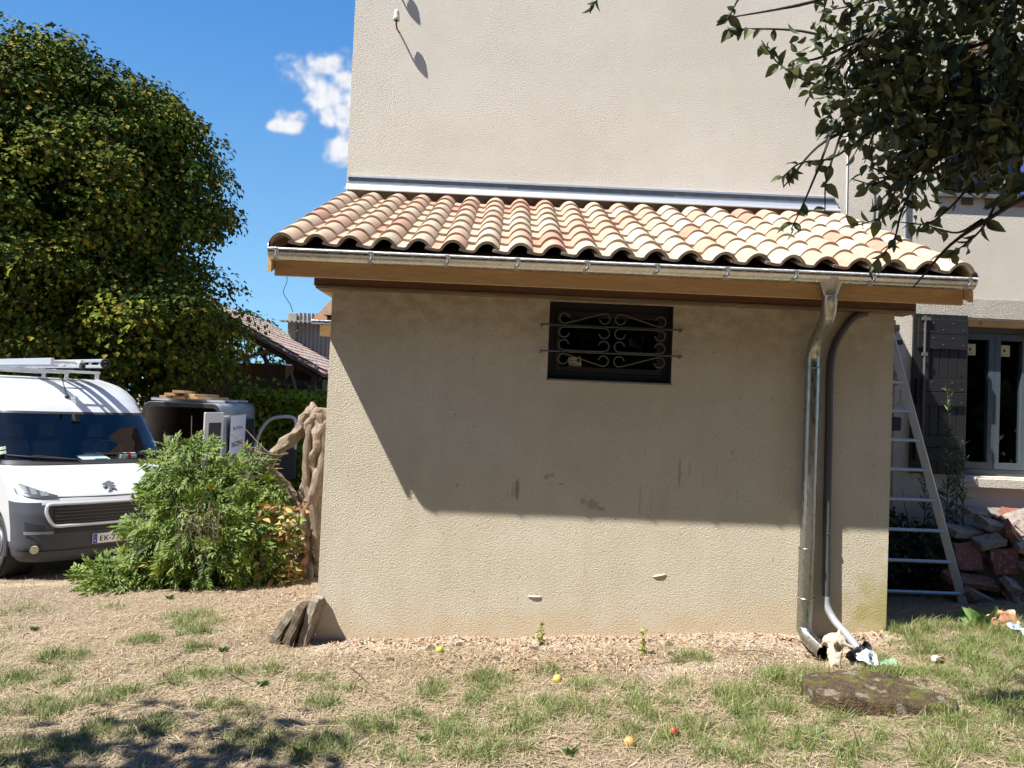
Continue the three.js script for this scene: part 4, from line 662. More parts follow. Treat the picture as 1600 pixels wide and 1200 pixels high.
// ---------------------------------------------------------------- barn, shed, hedge and trees behind
{
  const t = thing('barn', 'old open timber barn with mossy red tile roof beyond the hedge', 'barn', [0, 0, 0]);
  const gz = -18.6, ex = -4.35, ey = 2.46, sl = 0.475, rx = -8.9, ry = ey + (ex - rx) * Math.tan(sl), Ld = 8;
  const tm = std({ map: woodTex([0.085, 0.055, 0.038], [0.05, 0.033, 0.024], 37) });
  part('roof', [beam([(ex + rx) / 2, (ey + ry) / 2 - 0.1, gz - Ld / 2 + 0.3], [(ex + rx) / 2, (ey + ry) / 2 - 0.1, gz - Ld / 2 + 0.31], 1, 1)].map(() => { const g = new THREE.BoxGeometry(Math.hypot(ex - rx, ry - ey), 0.06, Ld); g.rotateZ(-sl); g.translate((ex + rx) / 2, (ey + ry) / 2 - 0.08, gz - Ld / 2 + 0.25); return boxUV(g); }), tm, t);
  { const g = new THREE.BoxGeometry(Math.hypot(ex - rx, ry - ey), 0.06, Ld); g.rotateZ(sl); g.translate(rx - (ex - rx) / 2, (ey + ry) / 2 - 0.08, gz - Ld / 2 + 0.25); part('roof', boxUV(g), tm, t); }
  const lv = new Leaves(), r = rngOf(9); const half = []; for (let i = 0; i < 5; i++) { const a0 = i / 5 * Math.PI, a1 = (i + 1) / 5 * Math.PI, p = (a, l, k) => [l, 0.075 * Math.sin(a) * k, 0.085 * Math.cos(a) * k]; const A = p(a0, 0, 1.0), B = p(a1, 0, 1.0), C = p(a1, -0.42, 0.8), D = p(a0, -0.42, 0.8); half.push(...A, ...B, ...C, ...A, ...C, ...D); }
  const rowsN = 15, SLn = Math.hypot(ex - rx, ry - ey);
  for (let i = 0; i < rowsN; i++) for (let j = 0; j < 42; j++) { const s = i / rowsN * SLn, x = ex + 0.05 - s * Math.cos(sl), y = ey + s * Math.sin(sl) - 0.03, z = gz + 0.28 - j * 0.19; const k = r(), c = mix3([0.40, 0.285, 0.225], [0.27, 0.215, 0.18], k).map(v => v * (0.75 + 0.5 * r())); const m = new THREE.Matrix4().makeRotationZ(-sl + 0.06 + (r() - 0.5) * 0.05).setPosition(x, y, z + (r() - 0.5) * 0.03); lv.add(half, m, c); }
  const rt = part('roof_tiles', lv.geo(), std({ vertexColors: true }), t); rt.userData.kind = 'stuff';
  for (let i = 0; i < 10; i++) { const s = (i + 0.4) / 10 * SLn; const g = part('verge_tile', new THREE.CylinderGeometry(0.11, 0.09, 0.5, 8, 1, true, 0, Math.PI).rotateX(Math.PI / 2).rotateY(Math.PI / 2), std({ color: lin(0.46, 0.36, 0.29).multiplyScalar(0.8 + 0.3 * r()) }), t); g.position.set(ex - s * Math.cos(sl), ey + s * Math.sin(sl) + 0.01, gz + 0.33); g.rotation.z = -sl; }
  const post = (x, y0, y1, w = 0.16) => part('post', bx(x - w / 2, x + w / 2, y0, y1, gz - w / 2, gz + w / 2), tm, t);
  post(-4.75, -1, 2.5); post(-7.4, -1, 3.75, 0.12); post(-8.9, -1, 4.6);
  part('tie_beam', bx(-9.2, -4.7, 2.05, 2.25, gz - 0.28, gz - 0.09), tm, t);
  part('rafter', beam([ex - 0.2, ey - 0.15, gz], [rx, ry - 0.15, gz], 0.14, 0.16), tm, t);
  part('brace', tube([[-5.5, 1.0, gz - 0.2], [-5.8, 1.5, gz - 0.2], [-6.4, 1.85, gz - 0.2], [-7.3, 1.9, gz - 0.2]], 0.1, 20, 7), M.greyWood, t); part('brace', beam([-7.4, 2.7, gz], [-5.9, 3.2, gz], 0.08, 0.1), M.greyWood, t); part('strut', beam([-6.0, 2.2, gz - 0.1], [-6.5, 3.2, gz - 0.1], 0.1, 0.12), tm, t); part('brace', beam([-5.0, 1.0, gz], [-5.45, 2.45, gz], 0.07, 0.07), M.greyWood, t);
  for (let i = 0; i < 24; i++) part('plank', bx(-9 + i * 0.185, -9 + i * 0.185 + 0.17, -1, 1.75 + 0.06 * r(), gz - 1.6, gz - 1.56), std({ color: lin(0.13, 0.05, 0.028).multiplyScalar(0.6 + 0.7 * r()) }), t);
  part('board', bx(-6.9, -6.0, 1.78, 1.86, gz - 0.9, gz - 0.85), M.pine, t); part('rail', bx(-5.9, -4.8, 0.78, 0.84, gz + 0.02, gz + 0.07), M.greyWood, t);
  part('side_wall', bx(-4.66, -4.5, -1, 2.3, gz - 7.5, gz - 0.1), tm, t); part('back_wall', bx(-13, -4.7, -1, 3, gz - 7.6, gz - 7.4), tm, t);
}
{
  const t = thing('corrugated_shed', 'tall grey corrugated shed behind the barn roof', 'shed');
  const fc = std({ color: lin(0.30, 0.29, 0.27), bumpMap: stuccoBump, bumpScale: 0.004 });
  const corr = (n, wl, am, len) => { const p = []; for (let i = 0; i <= n * 6; i++) p.push([i / 6 * wl, am * Math.cos(i / 6 * 6.2832)]); return extr(p.concat(p.slice().reverse().map(([a, b]) => [a, b - 0.012])), len); };
  part('cladding', corr(16, 0.16, 0.04, 2.6).rotateX(-Math.PI / 2).translate(-7.0, 2.4, -24.6), fc, t);
  part('corner_blocks', [0, 1, 2, 3, 4].map(i => bx(-7.35, -7.02, 1.6 + i * 0.68, 2.26 + i * 0.68, -24.75, -24.5, 0.02)), std({ color: lin(0.36, 0.32, 0.25), bumpMap: stuccoBump, bumpScale: 0.01 }), t);
  part('roof', (() => { const g = corr(18, 0.17, 0.04, 3.5); g.rotateX(0.12); g.translate(-7.6, 5.03, -27.6); return g; })(), fc, t);
  part('low_roof', (() => { const g = corr(22, 0.15, 0.035, 4); g.rotateX(0.35); g.translate(-7.0, 2.75, -24.4 - 3.6 + 3.4); return g; })(), std({ color: lin(0.34, 0.33, 0.32) }), t);
}
single('hanging_cable', tube([[-6.4, 6.6, -20], [-6.25, 6.0, -20], [-6.15, 5.55, -20], [-6.25, 5.15, -20], [-6.0, 4.75, -20], [-5.9, 4.5, -20]], 0.012, 40, 5), M.black, 'thin dark cable dangling against the sky above the shed', 'cable');
lap('barn');

// ---------------------------------------------------------------- trees
const tplFar = leafTpl(1, 0.85, 0.18, 0.15, 2);
// crown built of many leafy clumps over an envelope
function bigTree(name, label, base, blobs, opt, group) {
  const r = rngOf(opt.seed), t = thing(name, label, 'tree', base, 0, group), lv = new Leaves(), br = [];
  const clumps = [];
  for (const [cx, cy, cz, rx, ry, rz, n] of blobs) for (let i = 0; i < n; i++) {
    const d = rndDir(r), k = Math.pow(r(), 0.33), w = 0.62 + 0.38 * k; const bump = 1 + 0.16 * n3(d.x * 2.2 + opt.seed, d.y * 2.2, d.z * 2.2);
    clumps.push([cx + d.x * rx * w * bump, cy + d.y * ry * w * bump, cz + d.z * rz * w * bump, d]);
  }
  for (const [x, y, z, d] of clumps) {
    const R = opt.clump * (0.6 + 0.8 * r()), hue = Math.pow(r(), 1.3), tone = 0.55 + 0.8 * r() * r() + 0.15 * hue; const cn = Math.round(opt.per * (0.6 + 0.8 * r()) * Math.min(1.6, R * R / opt.clump / opt.clump));
    for (let i = 0; i < cn; i++) {
      const q = rndDir(r); if (q.y < 0 && r() < 0.55) q.y *= -1; const k = Math.pow(r(), 0.42); const P = V(x + q.x * R * k, y + q.y * R * 0.72 * k, z + q.z * R * k);
      const nrm = q.clone().multiplyScalar(0.6).add(d.clone().multiplyScalar(0.4)).add(V(0, 0.5, 0)).add(rndDir(r).multiplyScalar(0.8)), dir = q.clone().add(V(0, -0.5, 0)).add(rndDir(r).multiplyScalar(0.7));
      const s = opt.leaf * (0.6 + 0.75 * r()); let c = mix3(opt.cols[0], opt.cols[1], clamp(hue * 0.75 + 0.35 * (r() - 0.2))); if (r() < opt.third * (0.3 + 1.7 * hue)) c = mix3(c, opt.cols[2], 0.4 + 0.6 * r()); c = c.map(v => v * tone * (0.8 + 0.4 * r()));
      lv.add(tplFar, orientN(P, nrm, dir, s), c);
    }
  }
  for (const [cx, cy, cz, rx, ry, rz, n] of blobs) for (let i = 0; i < n * (opt.inner || 0); i++) { const d = rndDir(r), k = 0.72 * Math.pow(r(), 0.4); lv.add(tplFar, orientN(V(cx + d.x * rx * k, cy + d.y * ry * k, cz + d.z * rz * k), rndDir(r), rndDir(r), opt.leaf * 2.2), opt.cols[0].map(v => v * 0.8)); }
  part('crown', lv.geo(), opt.mat || M.leafFar, t).userData.kind = 'stuff';
  const b0 = blobs[0], top = b0[1] + b0[4] * 0.5;
  br.push(limb([[0, -0.3, 0], [0.06, b0[1] * 0.4, 0.03], [0, b0[1], 0], [b0[0] * 0.5, top, b0[2] * 0.5]], [opt.trunk * 1.25, opt.trunk, opt.trunk * 0.75, opt.trunk * 0.2], 24, 10, 0.3, 4));
  part('trunk', br[0], M.bark, t);
  for (let i = 0; i < opt.limbs; i++) { const c = clumps[Math.floor(r() * clumps.length)], h = lerp(b0[1] * 0.35, b0[1] * 1.1, r()); part('limb', limb([[0, h, 0], [c[0] * 0.4, lerp(h, c[1], 0.55), c[2] * 0.4], [c[0] * 0.95, c[1], c[2] * 0.95]], [opt.trunk * 0.4, opt.trunk * 0.25, 0.02], 12, 6, 0.2, 5), M.bark, t); }
  return t;
}
bigTree('maple_tree', 'large round leafy maple tree behind the white van', [-10.2, -0.9, -13.6], [[0, 6.6, 0, 4.1, 4.15, 4.0, 330], [1.9, 3.9, 0.6, 2.9, 2.2, 2.9, 110], [-1.6, 3.4, 1, 3.2, 2.2, 3, 55], [0.6, 9.0, 0, 2.6, 1.7, 2.6, 50], [2.0, 8.6, 0.3, 1.7, 1.5, 1.7, 45]], { seed: 21, clump: 0.72, per: 235, leaf: 0.118, inner: 26, cols: [[0.034, 0.060, 0.008], [0.150, 0.170, 0.012], [0.26, 0.21, 0.02]], third: 0.16, trunk: 0.34, limbs: 26 });
bigTree('distant_tree', 'small pale green tree far behind the barn roof', [-11.4, -1, -32], [[0, 4.6, 0, 1.9, 2.0, 1.8, 40]], { seed: 5, clump: 0.6, per: 60, leaf: 0.2, cols: [[0.07, 0.12, 0.03], [0.13, 0.18, 0.05], [0.18, 0.2, 0.07]], third: 0.2, trunk: 0.16, limbs: 5 });
// garden trees behind the camera: what the zinc mirrors, and what keeps the northern sky off the shaded wall
for (const [x, z, h, s, l] of [[-7, 11, 5.2, 31, 'leafy garden tree behind the viewpoint, far left'], [-1.5, 13, 5.6, 32, 'leafy garden tree straight behind the viewpoint'], [4.5, 12.5, 5.4, 33, 'leafy garden tree behind the viewpoint, to the right'], [10, 10, 5.2, 34, 'leafy garden tree behind the viewpoint, far right']])
  bigTree('garden_tree', l, [x, 0, z], [[0, h * 0.85, 0, 3.7, 3.9, 3.0, 80], [0.5, 2, 0, 3, 1.6, 2.4, 25]], { seed: s, clump: 1.3, per: 60, leaf: 0.46, inner: 14, cols: [[0.03, 0.06, 0.015], [0.065, 0.10, 0.02], [0.12, 0.12, 0.03]], third: 0.1, trunk: 0.25, limbs: 6 }, 'trees behind the viewpoint');
// shade tree to the left of the viewpoint, throws the dappled shade on the near grass
bigTree('shade_tree', 'orchard tree left of the viewpoint that shades the near grass', [-4.6, -0.25, 4.4], [[1.2, 4.3, -0.4, 1.7, 0.9, 1.15, 46]], { seed: 61, clump: 0.45, per: 42, leaf: 0.11, cols: [[0.04, 0.075, 0.02], [0.08, 0.12, 0.03], [0.12, 0.12, 0.04]], third: 0.1, trunk: 0.12, limbs: 10 });
lap('trees');
// clipped hedge
{
  const t = thing('hedge', 'clipped green hedge in front of the old barn', 'hedge', [-3.6, -0.95, -14.9]);
  const r = rngOf(14), lv = new Leaves();
  for (let i = 0; i < 15000; i++) {
    const x = -2.2 + r() * 4.8, f = r(); let y, z; if (f < 0.62) { y = r() * 2.62; z = 0.62 + (r() - 0.5) * 0.3; } else { y = 2.62 + (r() - 0.6) * 0.25 + 0.12 * n3(x * 2, 0, 0); z = -0.6 + r() * 1.25; }
    if (r() < 0.02) y += 0.3 * r() + 0.1; const c = mix3([0.09, 0.14, 0.016], [0.20, 0.25, 0.03], r()).map(v => v * (0.7 + 0.6 * r()));
    lv.add(tplFar, orientN(V(x, y, z + 0.12 * n3(x * 1.5, y * 1.5, 2)), V(0, 0.6, 0.5).add(rndDir(r).multiplyScalar(0.8)), V((r() - 0.5) * 1.3, 0.7 + 0.6 * r(), 0.3), 0.11 + 0.07 * r()), c);
  }
  part('foliage', lv.geo(), M.leafFar, t).userData.kind = 'stuff';
  part('stem', Array.from({ length: 9 }, (_, i) => limb([[-2.4 + i * 0.6, 0, 0], [-2.35 + i * 0.6, 1.2, 0.05], [-2.4 + i * 0.6, 2.2, 0]], [0.04, 0.03, 0.012], 6, 5)), M.bark, t);
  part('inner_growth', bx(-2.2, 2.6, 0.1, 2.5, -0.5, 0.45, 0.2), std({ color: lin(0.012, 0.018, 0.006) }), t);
}
// ---------------------------------------------------------------- wisteria: old stump, and the leafy mound of its regrowth
{
  const t = thing('gnarled_wisteria', 'bleached gnarled old wisteria standing at the corner of the lean-to', 'vine');
  part('trunk', limb([[-0.60, -0.12, -2.27], [-0.615, 0.30, -2.26], [-0.61, 0.75, -2.25], [-0.575, 1.15, -2.24], [-0.58, 1.45, -2.22], [-0.575, 1.60, -2.22]], [0.15, 0.115, 0.11, 0.12, 0.125, 0.075], 60, 30, 0.55, 9, 2.2, 5), M.wisteriaBark, t);
  part('strand', limb([[-0.69, 0.2, -2.2], [-0.66, 0.55, -2.13], [-0.56, 0.85, -2.12], [-0.50, 1.2, -2.13], [-0.56, 1.55, -2.12]], [0.05, 0.045, 0.045, 0.04, 0.04], 30, 9, 0.5, 14), M.wisteriaBark, t);
  part('strand', limb([[-0.52, 0.1, -2.16], [-0.56, 0.5, -2.12], [-0.66, 0.9, -2.14], [-0.66, 1.3, -2.13], [-0.62, 1.58, -2.15]], [0.05, 0.04, 0.04, 0.035, 0.03], 30, 9, 0.5, 14), M.wisteriaBark, t);
  part('limb', limb([[-0.60, 1.58, -2.22], [-0.69, 1.52, -2.22], [-0.78, 1.36, -2.23], [-0.95, 1.19, -2.24], [-1.12, 1.03, -2.24]], [0.085, 0.065, 0.06, 0.055, 0.02], 40, 14, 0.6, 12, 3, 4), M.wisteriaBark, t);
  part('limb', limb([[-1.05, 1.0, -2.2], [-0.95, 0.86, -2.25], [-0.82, 0.72, -2.25], [-0.66, 0.60, -2.25]], [0.03, 0.055, 0.055, 0.06], 30, 12, 0.5, 12), M.wisteriaBark, t);
  const r = rngOf(33); for (let i = 0; i < 9; i++) { const a = [-1.05 + 0.25 * r(), 0.85 + 0.3 * r(), -2.2 + 0.15 * r()]; part('shoot', limb([a, [a[0] - 0.15 * r(), a[1] + 0.1 * (r() - 0.3), a[2] + 0.1], [a[0] - 0.1 - 0.4 * r(), a[1] + 0.5 * (r() - 0.35), a[2] + 0.15 * r()]], [0.012, 0.008, 0.004], 14, 5), M.wisteriaBark, t); }
  for (let i = 0; i < 6; i++) { const a = -0.2 + i * 0.5; part('root', limb([[-0.6, 0.08, -2.2], [-0.6 + 0.18 * Math.sin(a), -0.03, -2.2 + 0.16 * Math.cos(a)], [-0.6 + 0.35 * Math.sin(a), -0.14, -2.2 + 0.3 * Math.cos(a)]], [0.05, 0.035, 0.01], 10, 7, 0.3, 9), M.wisteriaBark, t); }
}
// compound leaf: leaflets in pairs along an arching rachis, along +y
function compound(pairs, len, ll, lw, seed) {
  const r = rngOf(seed), lv = new Leaves(), tp = leafTpl(1, 0.36, 0.16, 0.22, 2), arc = k => V(0, len * k * (1 - 0.12 * k), -len * 0.35 * k * k);
  for (let i = 0; i < pairs; i++) for (const s of [-1, 1]) { const k = 0.22 + 0.72 * i / (pairs - 1); const d = V(s * (0.9 - 0.25 * k), 0.55 + 0.3 * k, -0.25 + 0.3 * (r() - 0.5)).normalize(); lv.add(tp, orient(arc(k), d, (r() - 0.5) * 0.9, ll * (0.8 + 0.35 * r()) * (1 - 0.25 * Math.abs(k - 0.55))), [1, 1, 1]); }
  lv.add(tp, orient(arc(0.98), V(0, 1, -0.4).normalize(), 0, ll), [1, 1, 1]);
  const g = lv.geo(); g.deleteAttribute('color'); return g;
}
const mound = [[-1.46, 0.32, -2.05, 0.52, 0.50, 0.5, 1.0], [-1.79, 0.84, -2.05, 0.22, 0.30, 0.26, 0.45], [-1.78, 0.36, -1.95, 0.30, 0.36, 0.35, 0.5], [-2.20, -0.06, -1.90, 0.30, 0.16, 0.28, 0.42], [-1.28, 0.84, -2.1, 0.28, 0.14, 0.22, 0.2], [-1.12, 0.24, -2.0, 0.27, 0.38, 0.3, 0.45]];
{
  const t = thing('wisteria_bush', 'bright green wisteria mound sprawling in front of the white van', 'shrub');
  const r = rngOf(52), geos = [0, 1, 2, 3, 4].map(i => compound(5 + i % 3, 0.17 + 0.02 * i, 0.066, 0.02, 60 + i));
  const mats = leafVariants([[0.125, 0.205, 0.008], [0.185, 0.26, 0.010], [0.075, 0.14, 0.010], [0.24, 0.29, 0.014], [0.15, 0.22, 0.010], [0.30, 0.26, 0.02]], 0.4);
  const total = mound.reduce((a, m) => a + m[6], 0), items = [];
  for (const m of mound) { const n = Math.round(m[6] / total * 1700); for (let i = 0; i < n; i++) { const d = rndDir(r); if (d.z < -0.35 && r() < 0.6) d.z *= -1; const k = 0.6 + 0.45 * Math.sqrt(r()); const P = V(m[0] + d.x * m[3] * k, m[1] + d.y * m[4] * k, m[2] + d.z * m[5] * k); const gy = H0(P.x, P.z) + 0.03; if (P.y < gy) P.y = gy + 0.05 * r(); const dir = V(d.x, d.y * 0.6, d.z).add(V(0, 0.15, 0.25)).add(rndDir(r).multiplyScalar(0.55)).normalize(); items.push([P, dir, k]); } }
  items.sort((a, b) => (b[0].z + b[2] * 0.6) - (a[0].z + a[2] * 0.6));
  const rest = new Leaves(), tg = geos.map(g => Array.from(g.attributes.position.array));
  items.forEach(([P, dir, k], i) => {
    const gi = Math.floor(r() * 5), mi = Math.floor(r() * r() * 6.0), s = 0.8 + 0.5 * r(), m = orientN(P, V(dir.x * 0.3, 0.6, 0.4 + dir.z * 0.3).add(rndDir(r).multiplyScalar(0.95)), dir, s, new THREE.Matrix4());
    if (i < 300) { const l = part('leaf', geos[gi], mats[mi], t); m.decompose(l.position, l.quaternion, l.scale); } else { const c = mats[mi].color; rest.add(tg[gi], m, [c.r, c.g, c.b]); }
  });
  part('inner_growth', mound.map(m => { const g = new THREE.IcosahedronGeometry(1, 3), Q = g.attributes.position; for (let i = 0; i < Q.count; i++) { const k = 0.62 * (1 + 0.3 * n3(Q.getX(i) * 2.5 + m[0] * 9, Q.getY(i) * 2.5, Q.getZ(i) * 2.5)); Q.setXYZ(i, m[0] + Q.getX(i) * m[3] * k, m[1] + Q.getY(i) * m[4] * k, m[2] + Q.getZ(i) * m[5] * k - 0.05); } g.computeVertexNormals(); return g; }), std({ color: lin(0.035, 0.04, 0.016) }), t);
  for (let i = 0; i < 34; i++) { const x = -1.42 + 0.3 * (r() - 0.5), y = 0.55 + 0.3 * (r() - 0.5), z = -1.56 + 0.12 * r(); part('dead_stem', limb([[x, y, z - 0.1], [x + 0.1 * (r() - 0.5), y + 0.03 + 0.05 * r(), z + 0.03], [x + 0.22 * (r() - 0.5), y - 0.05 - 0.3 * r(), z + 0.05]], [0.005, 0.004, 0.002], 8, 4), M.wisteriaBark, t); }
  part('inner_leaves', rest.geo(), phys({ vertexColors: true, roughness: 0.72, transmission: 0.4, thickness: 0 }), t).userData.kind = 'stuff';
  for (let i = 0; i < 26; i++) { const m = mound[i % 6], d = rndDir(r); d.z = Math.abs(d.z); part('vine', limb([[m[0], m[1] - m[4] * 0.8, m[2]], [m[0] + d.x * m[3] * 0.6, m[1] + d.y * m[4] * 0.3, m[2] + d.z * m[5] * 0.6], [m[0] + d.x * m[3] * 1.15, m[1] + d.y * m[4] * 1.1, m[2] + d.z * m[5] * 1.1]], [0.012, 0.008, 0.003], 12, 5), M.wisteriaBark, t); }
  for (const [x, y, z] of [[-1.98, 0.27, -1.58], [-2.25, -0.05, -1.6], [-0.92, 0.25, -1.75]]) { const lv = new Leaves(); for (let i = 0; i < 60; i++) { const k = i / 60; lv.add(tplFar, orient(V(x + (r() - 0.5) * 0.05 * (1.2 - k), y - 0.12 * k, z + (r() - 0.5) * 0.05), rndDir(r), 0, 0.02), mix3([0.22, 0.16, 0.36], [0.35, 0.29, 0.5], r())); } part('flower_cluster', lv.geo(), M.leafFar, t, 'faded mauve flower cluster'); }
}
{
  const t = thing('creeper', 'yellowing creeper leaves around the foot of the gnarled trunk', 'plant'), r = rngOf(71);
  const mats = leafVariants([[0.40, 0.30, 0.05], [0.32, 0.30, 0.04], [0.38, 0.20, 0.05], [0.20, 0.24, 0.03], [0.44, 0.35, 0.12], [0.34, 0.14, 0.04]], 0.35), gs = [0, 1].map(i => { const g = new THREE.BufferGeometry(); g.setAttribute('position', new THREE.Float32BufferAttribute(leafTpl(0.09, 0.04 + 0.012 * i, 0.15, 0.25, 3), 3)); g.computeVertexNormals(); return g; });
  for (let i = 0; i < 260; i++) { const k = r(), x = -0.80 + 0.46 * (r() - 0.5), y = -0.04 + 0.74 * Math.pow(r(), 1.15), z = -1.88 + 0.28 * (r() - 0.5); const l = part('leaf', gs[i % 2], mats[Math.floor(r() * 6)], t); orient(V(x, y, z), V((r() - 0.6) * 1.6, -0.2 + 0.7 * (r() - 0.4), 0.6 * r() + 0.1).normalize(), r() * 6.28, 0.8 + 0.5 * r()).decompose(l.position, l.quaternion, l.scale); }
  for (let i = 0; i < 10; i++) { const x = -0.82 + 0.35 * (r() - 0.5); part('stem', limb([[x + 0.1, -0.1, -2.05], [x, 0.2, -1.95], [x - 0.15 + 0.2 * r(), 0.35 + 0.3 * r(), -1.9]], [0.008, 0.006, 0.003], 10, 5), M.wisteriaBark, t); }
}
lap('wisteria');
// ---------------------------------------------------------------- aluminium ladder and timber by the far corner
{
  const t = thing('leaning_ladder', 'flared aluminium ladder leaning beside the right end of the lean-to', 'ladder');
  const R = y => 5.0 - (y - 0.25) * 0.207, Lf = y => 4.12 + (y - 0.25) * 0.06, Z = y => -0.80 - (y - 0.25) * 0.178;
  for (const X of [R, Lf]) part('stile', beam([X(0.23), 0.23, Z(0.23)], [X(2.5), 2.5, Z(2.5)], 0.026, 0.06), M.alu, t);
  for (let i = 0; i < 9; i++) { const y = 0.33 + i * 0.243; part('rung', capBar([Lf(y), y, Z(y)], [R(y), y + 0.004, Z(y)], 0.0155, 10), M.alu, t); }
  for (const X of [R, Lf]) part('foot', bx(X(0.23) - 0.035, X(0.23) + 0.035, 0.2, 0.26, -0.84, -0.76, 0.01), M.rubber, t);
}
{
  const t = thing('timber_post', 'old timber post with cross boards standing behind the ladder top', 'post');
  part('post', beam([4.69, 0.2, -1.42], [4.655, 2.6, -1.40], 0.05, 0.05), M.greyWood, t);
  for (const y of [2.53, 2.12, 2.05]) part('cross_board', bx(4.35, 4.72, y - 0.03, y + 0.03, -1.44, -1.375, 0.004), M.greyWood, t);
  part('clamp', [bx(4.645, 4.735, 1.62, 1.74, -1.40, -1.33, 0.01), bx(4.64, 4.73, 2.38, 2.42, -1.38, -1.33, 0.005)], M.black, t);
  part('wire_loop', tube([[4.62, 2.05, -1.3], [4.56, 1.95, -1.28], [4.6, 1.84, -1.27], [4.68, 1.86, -1.28], [4.70, 1.98, -1.3]], 0.004, 24, 5), M.greyWood, t);
}
// ---------------------------------------------------------------- broken stone slabs against the corner
const slateMat = (s, a, b) => std({ map: tex(256, 256, (u, v) => { const n = fbm(u * 5, v * 7, s, 5), q = fbm(u * 30, v * 30, s + 3, 3); let c = mix3(a, b, clamp(0.5 + 1.3 * n)); return c.map(k => k * (1 + 0.5 * q)); }, true, 2, 2), bumpMap: barkBump, bumpScale: 0.006 });
function slabGeo(seed, w, h, th) { // ragged plate standing in x/y, thickness z
  const r = rngOf(seed), p = []; for (let i = 0; i < 16; i++) { const a = i / 16 * 6.2832, c = Math.cos(a), s = Math.sin(a), k = 1 / Math.max(Math.abs(c), Math.abs(s)); p.push([c * Math.min(k, 1.25) * w / 2 * (0.86 + 0.2 * r()), h / 2 + s * Math.min(k, 1.25) * h / 2 * (0.88 + 0.16 * r())]); }
  const g = extr(p, th, [], 0.006); const P = g.attributes.position; for (let i = 0; i < P.count; i++) { const x = P.getX(i), y = P.getY(i); P.setZ(i, P.getZ(i) + 0.018 * n3(x * 9 + seed, y * 9, 0) - th / 2); } g.computeVertexNormals(); return g;
}
[[-0.245, 0.05, 0.17, 0.26, 0.05, -0.52, 'left and lowest of three stone slabs leaning at the wall corner', [0.17, 0.14, 0.10], [0.09, 0.075, 0.05]], [-0.155, 0.08, 0.16, 0.33, 0.045, -0.38, 'dark middle stone slab of three leaning at the wall corner', [0.13, 0.095, 0.06], [0.07, 0.05, 0.03]], [-0.06, 0.06, 0.15, 0.35, 0.045, -0.28, 'tall pale stone slab leaning nearest the wall corner', [0.34, 0.28, 0.22], [0.2, 0.16, 0.12]]].forEach(([x, z, w, h, th, lean, l, a, b], i) => {
  const m = single('stone_slab', slabGeo(90 + i, w, h, th), slateMat(50 + i, a, b), l, 'stone slab', 'stone slabs at the corner'); m.position.set(x, HG(x, z) - 0.03, z); m.rotation.set(-0.05, 1.15 + 0.12 * i, 0, 'ZYX'); m.rotation.z = lean;
});
// ---------------------------------------------------------------- mossy flagstone
{
  const r = rngOf(17), out = [[2.95, 1.12], [3.03, 0.99], [3.2, 0.93], [3.4, 0.92], [3.55, 0.99], [3.62, 1.15], [3.70, 1.32], [3.62, 1.42], [3.4, 1.43], [3.2, 1.40], [3.05, 1.37], [2.97, 1.27]];
  const cx = 3.3, cz = 1.18, NR = 14, NA = 72, pos = [], uv = [], idx = [], curve = new THREE.CatmullRomCurve3(out.map(([x, z]) => V(x - cx, 0, z - cz)), true, 'catmullrom', 0.3).getSpacedPoints(NA);
  for (let j = 0; j <= NR + 3; j++) for (let i = 0; i <= NA; i++) { const p = curve[i % NA], k = j <= NR ? j / NR : 1, e = j <= NR ? 0 : (j - NR) / 3; const jit = j >= NR - 1 ? 1 + 0.035 * n3(i * 0.9, j * 0.7, 3) * (i === NA ? 1 : 1) : 1; const x = p.x * k * jit, z = p.z * k * jit; const top = 0.085 + 0.045 * fbm(x * 5 + 3, z * 5, 4, 4) + 0.022 * fbm(x * 26, z * 26, 9, 3) - 0.012 * sm(0.9, 1, k); pos.push(x, j <= NR ? top : lerp(top, -0.06, e) + 0.01 * n3(i, j, 1), z); uv.push(x, z + e * 0.1); }
  for (let j = 0; j < NR + 3; j++) for (let i = 0; i < NA; i++) { const a = j * (NA + 1) + i; idx.push(a, a + 1, a + NA + 1, a + 1, a + NA + 2, a + NA + 1); }
  let g = new THREE.BufferGeometry(); g.setAttribute('position', new THREE.Float32BufferAttribute(pos, 3)); g.setAttribute('uv', new THREE.Float32BufferAttribute(uv, 2)); g.setIndex(idx); g.computeVertexNormals(); g = boxUV(g);
  const mt = tex(768, 512, (u, v) => { const x = u * 1.0 - 0.5, z = v * 0.66 - 0.33; const a = fbm(x * 9, z * 9, 3, 5), b = fbm(x * 30, z * 30, 6, 4); let c = mix3([0.120, 0.080, 0.038], [0.055, 0.036, 0.020], clamp(0.5 + 1.7 * b)); c = mix3(c, [0.12, 0.115, 0.02], sm(0.0, 0.25, a + 0.35 * x) * 0.9); const li = fbm(x * 7 + 4, z * 12, 12, 4); if (li > 0.2) c = mix3(c, [0.36, 0.32, 0.26], sm(0.2, 0.32, li) * 0.5); return c.map(k => k * (1 + 0.5 * fbm(x * 90, z * 90, 2, 2))); });
  mt.repeat.set(1, 1 / 0.66); mt.offset.set(0.5, 0.5);
  const m = single('mossy_slab', g, std({ map: mt, bumpMap: stuccoBump, bumpScale: 0.012, roughness: 1 }), 'flat moss covered stone slab lying in the grass by the downpipe', 'stone slab'); m.position.set(cx, H0(cx, cz) - 0.012, cz);
}
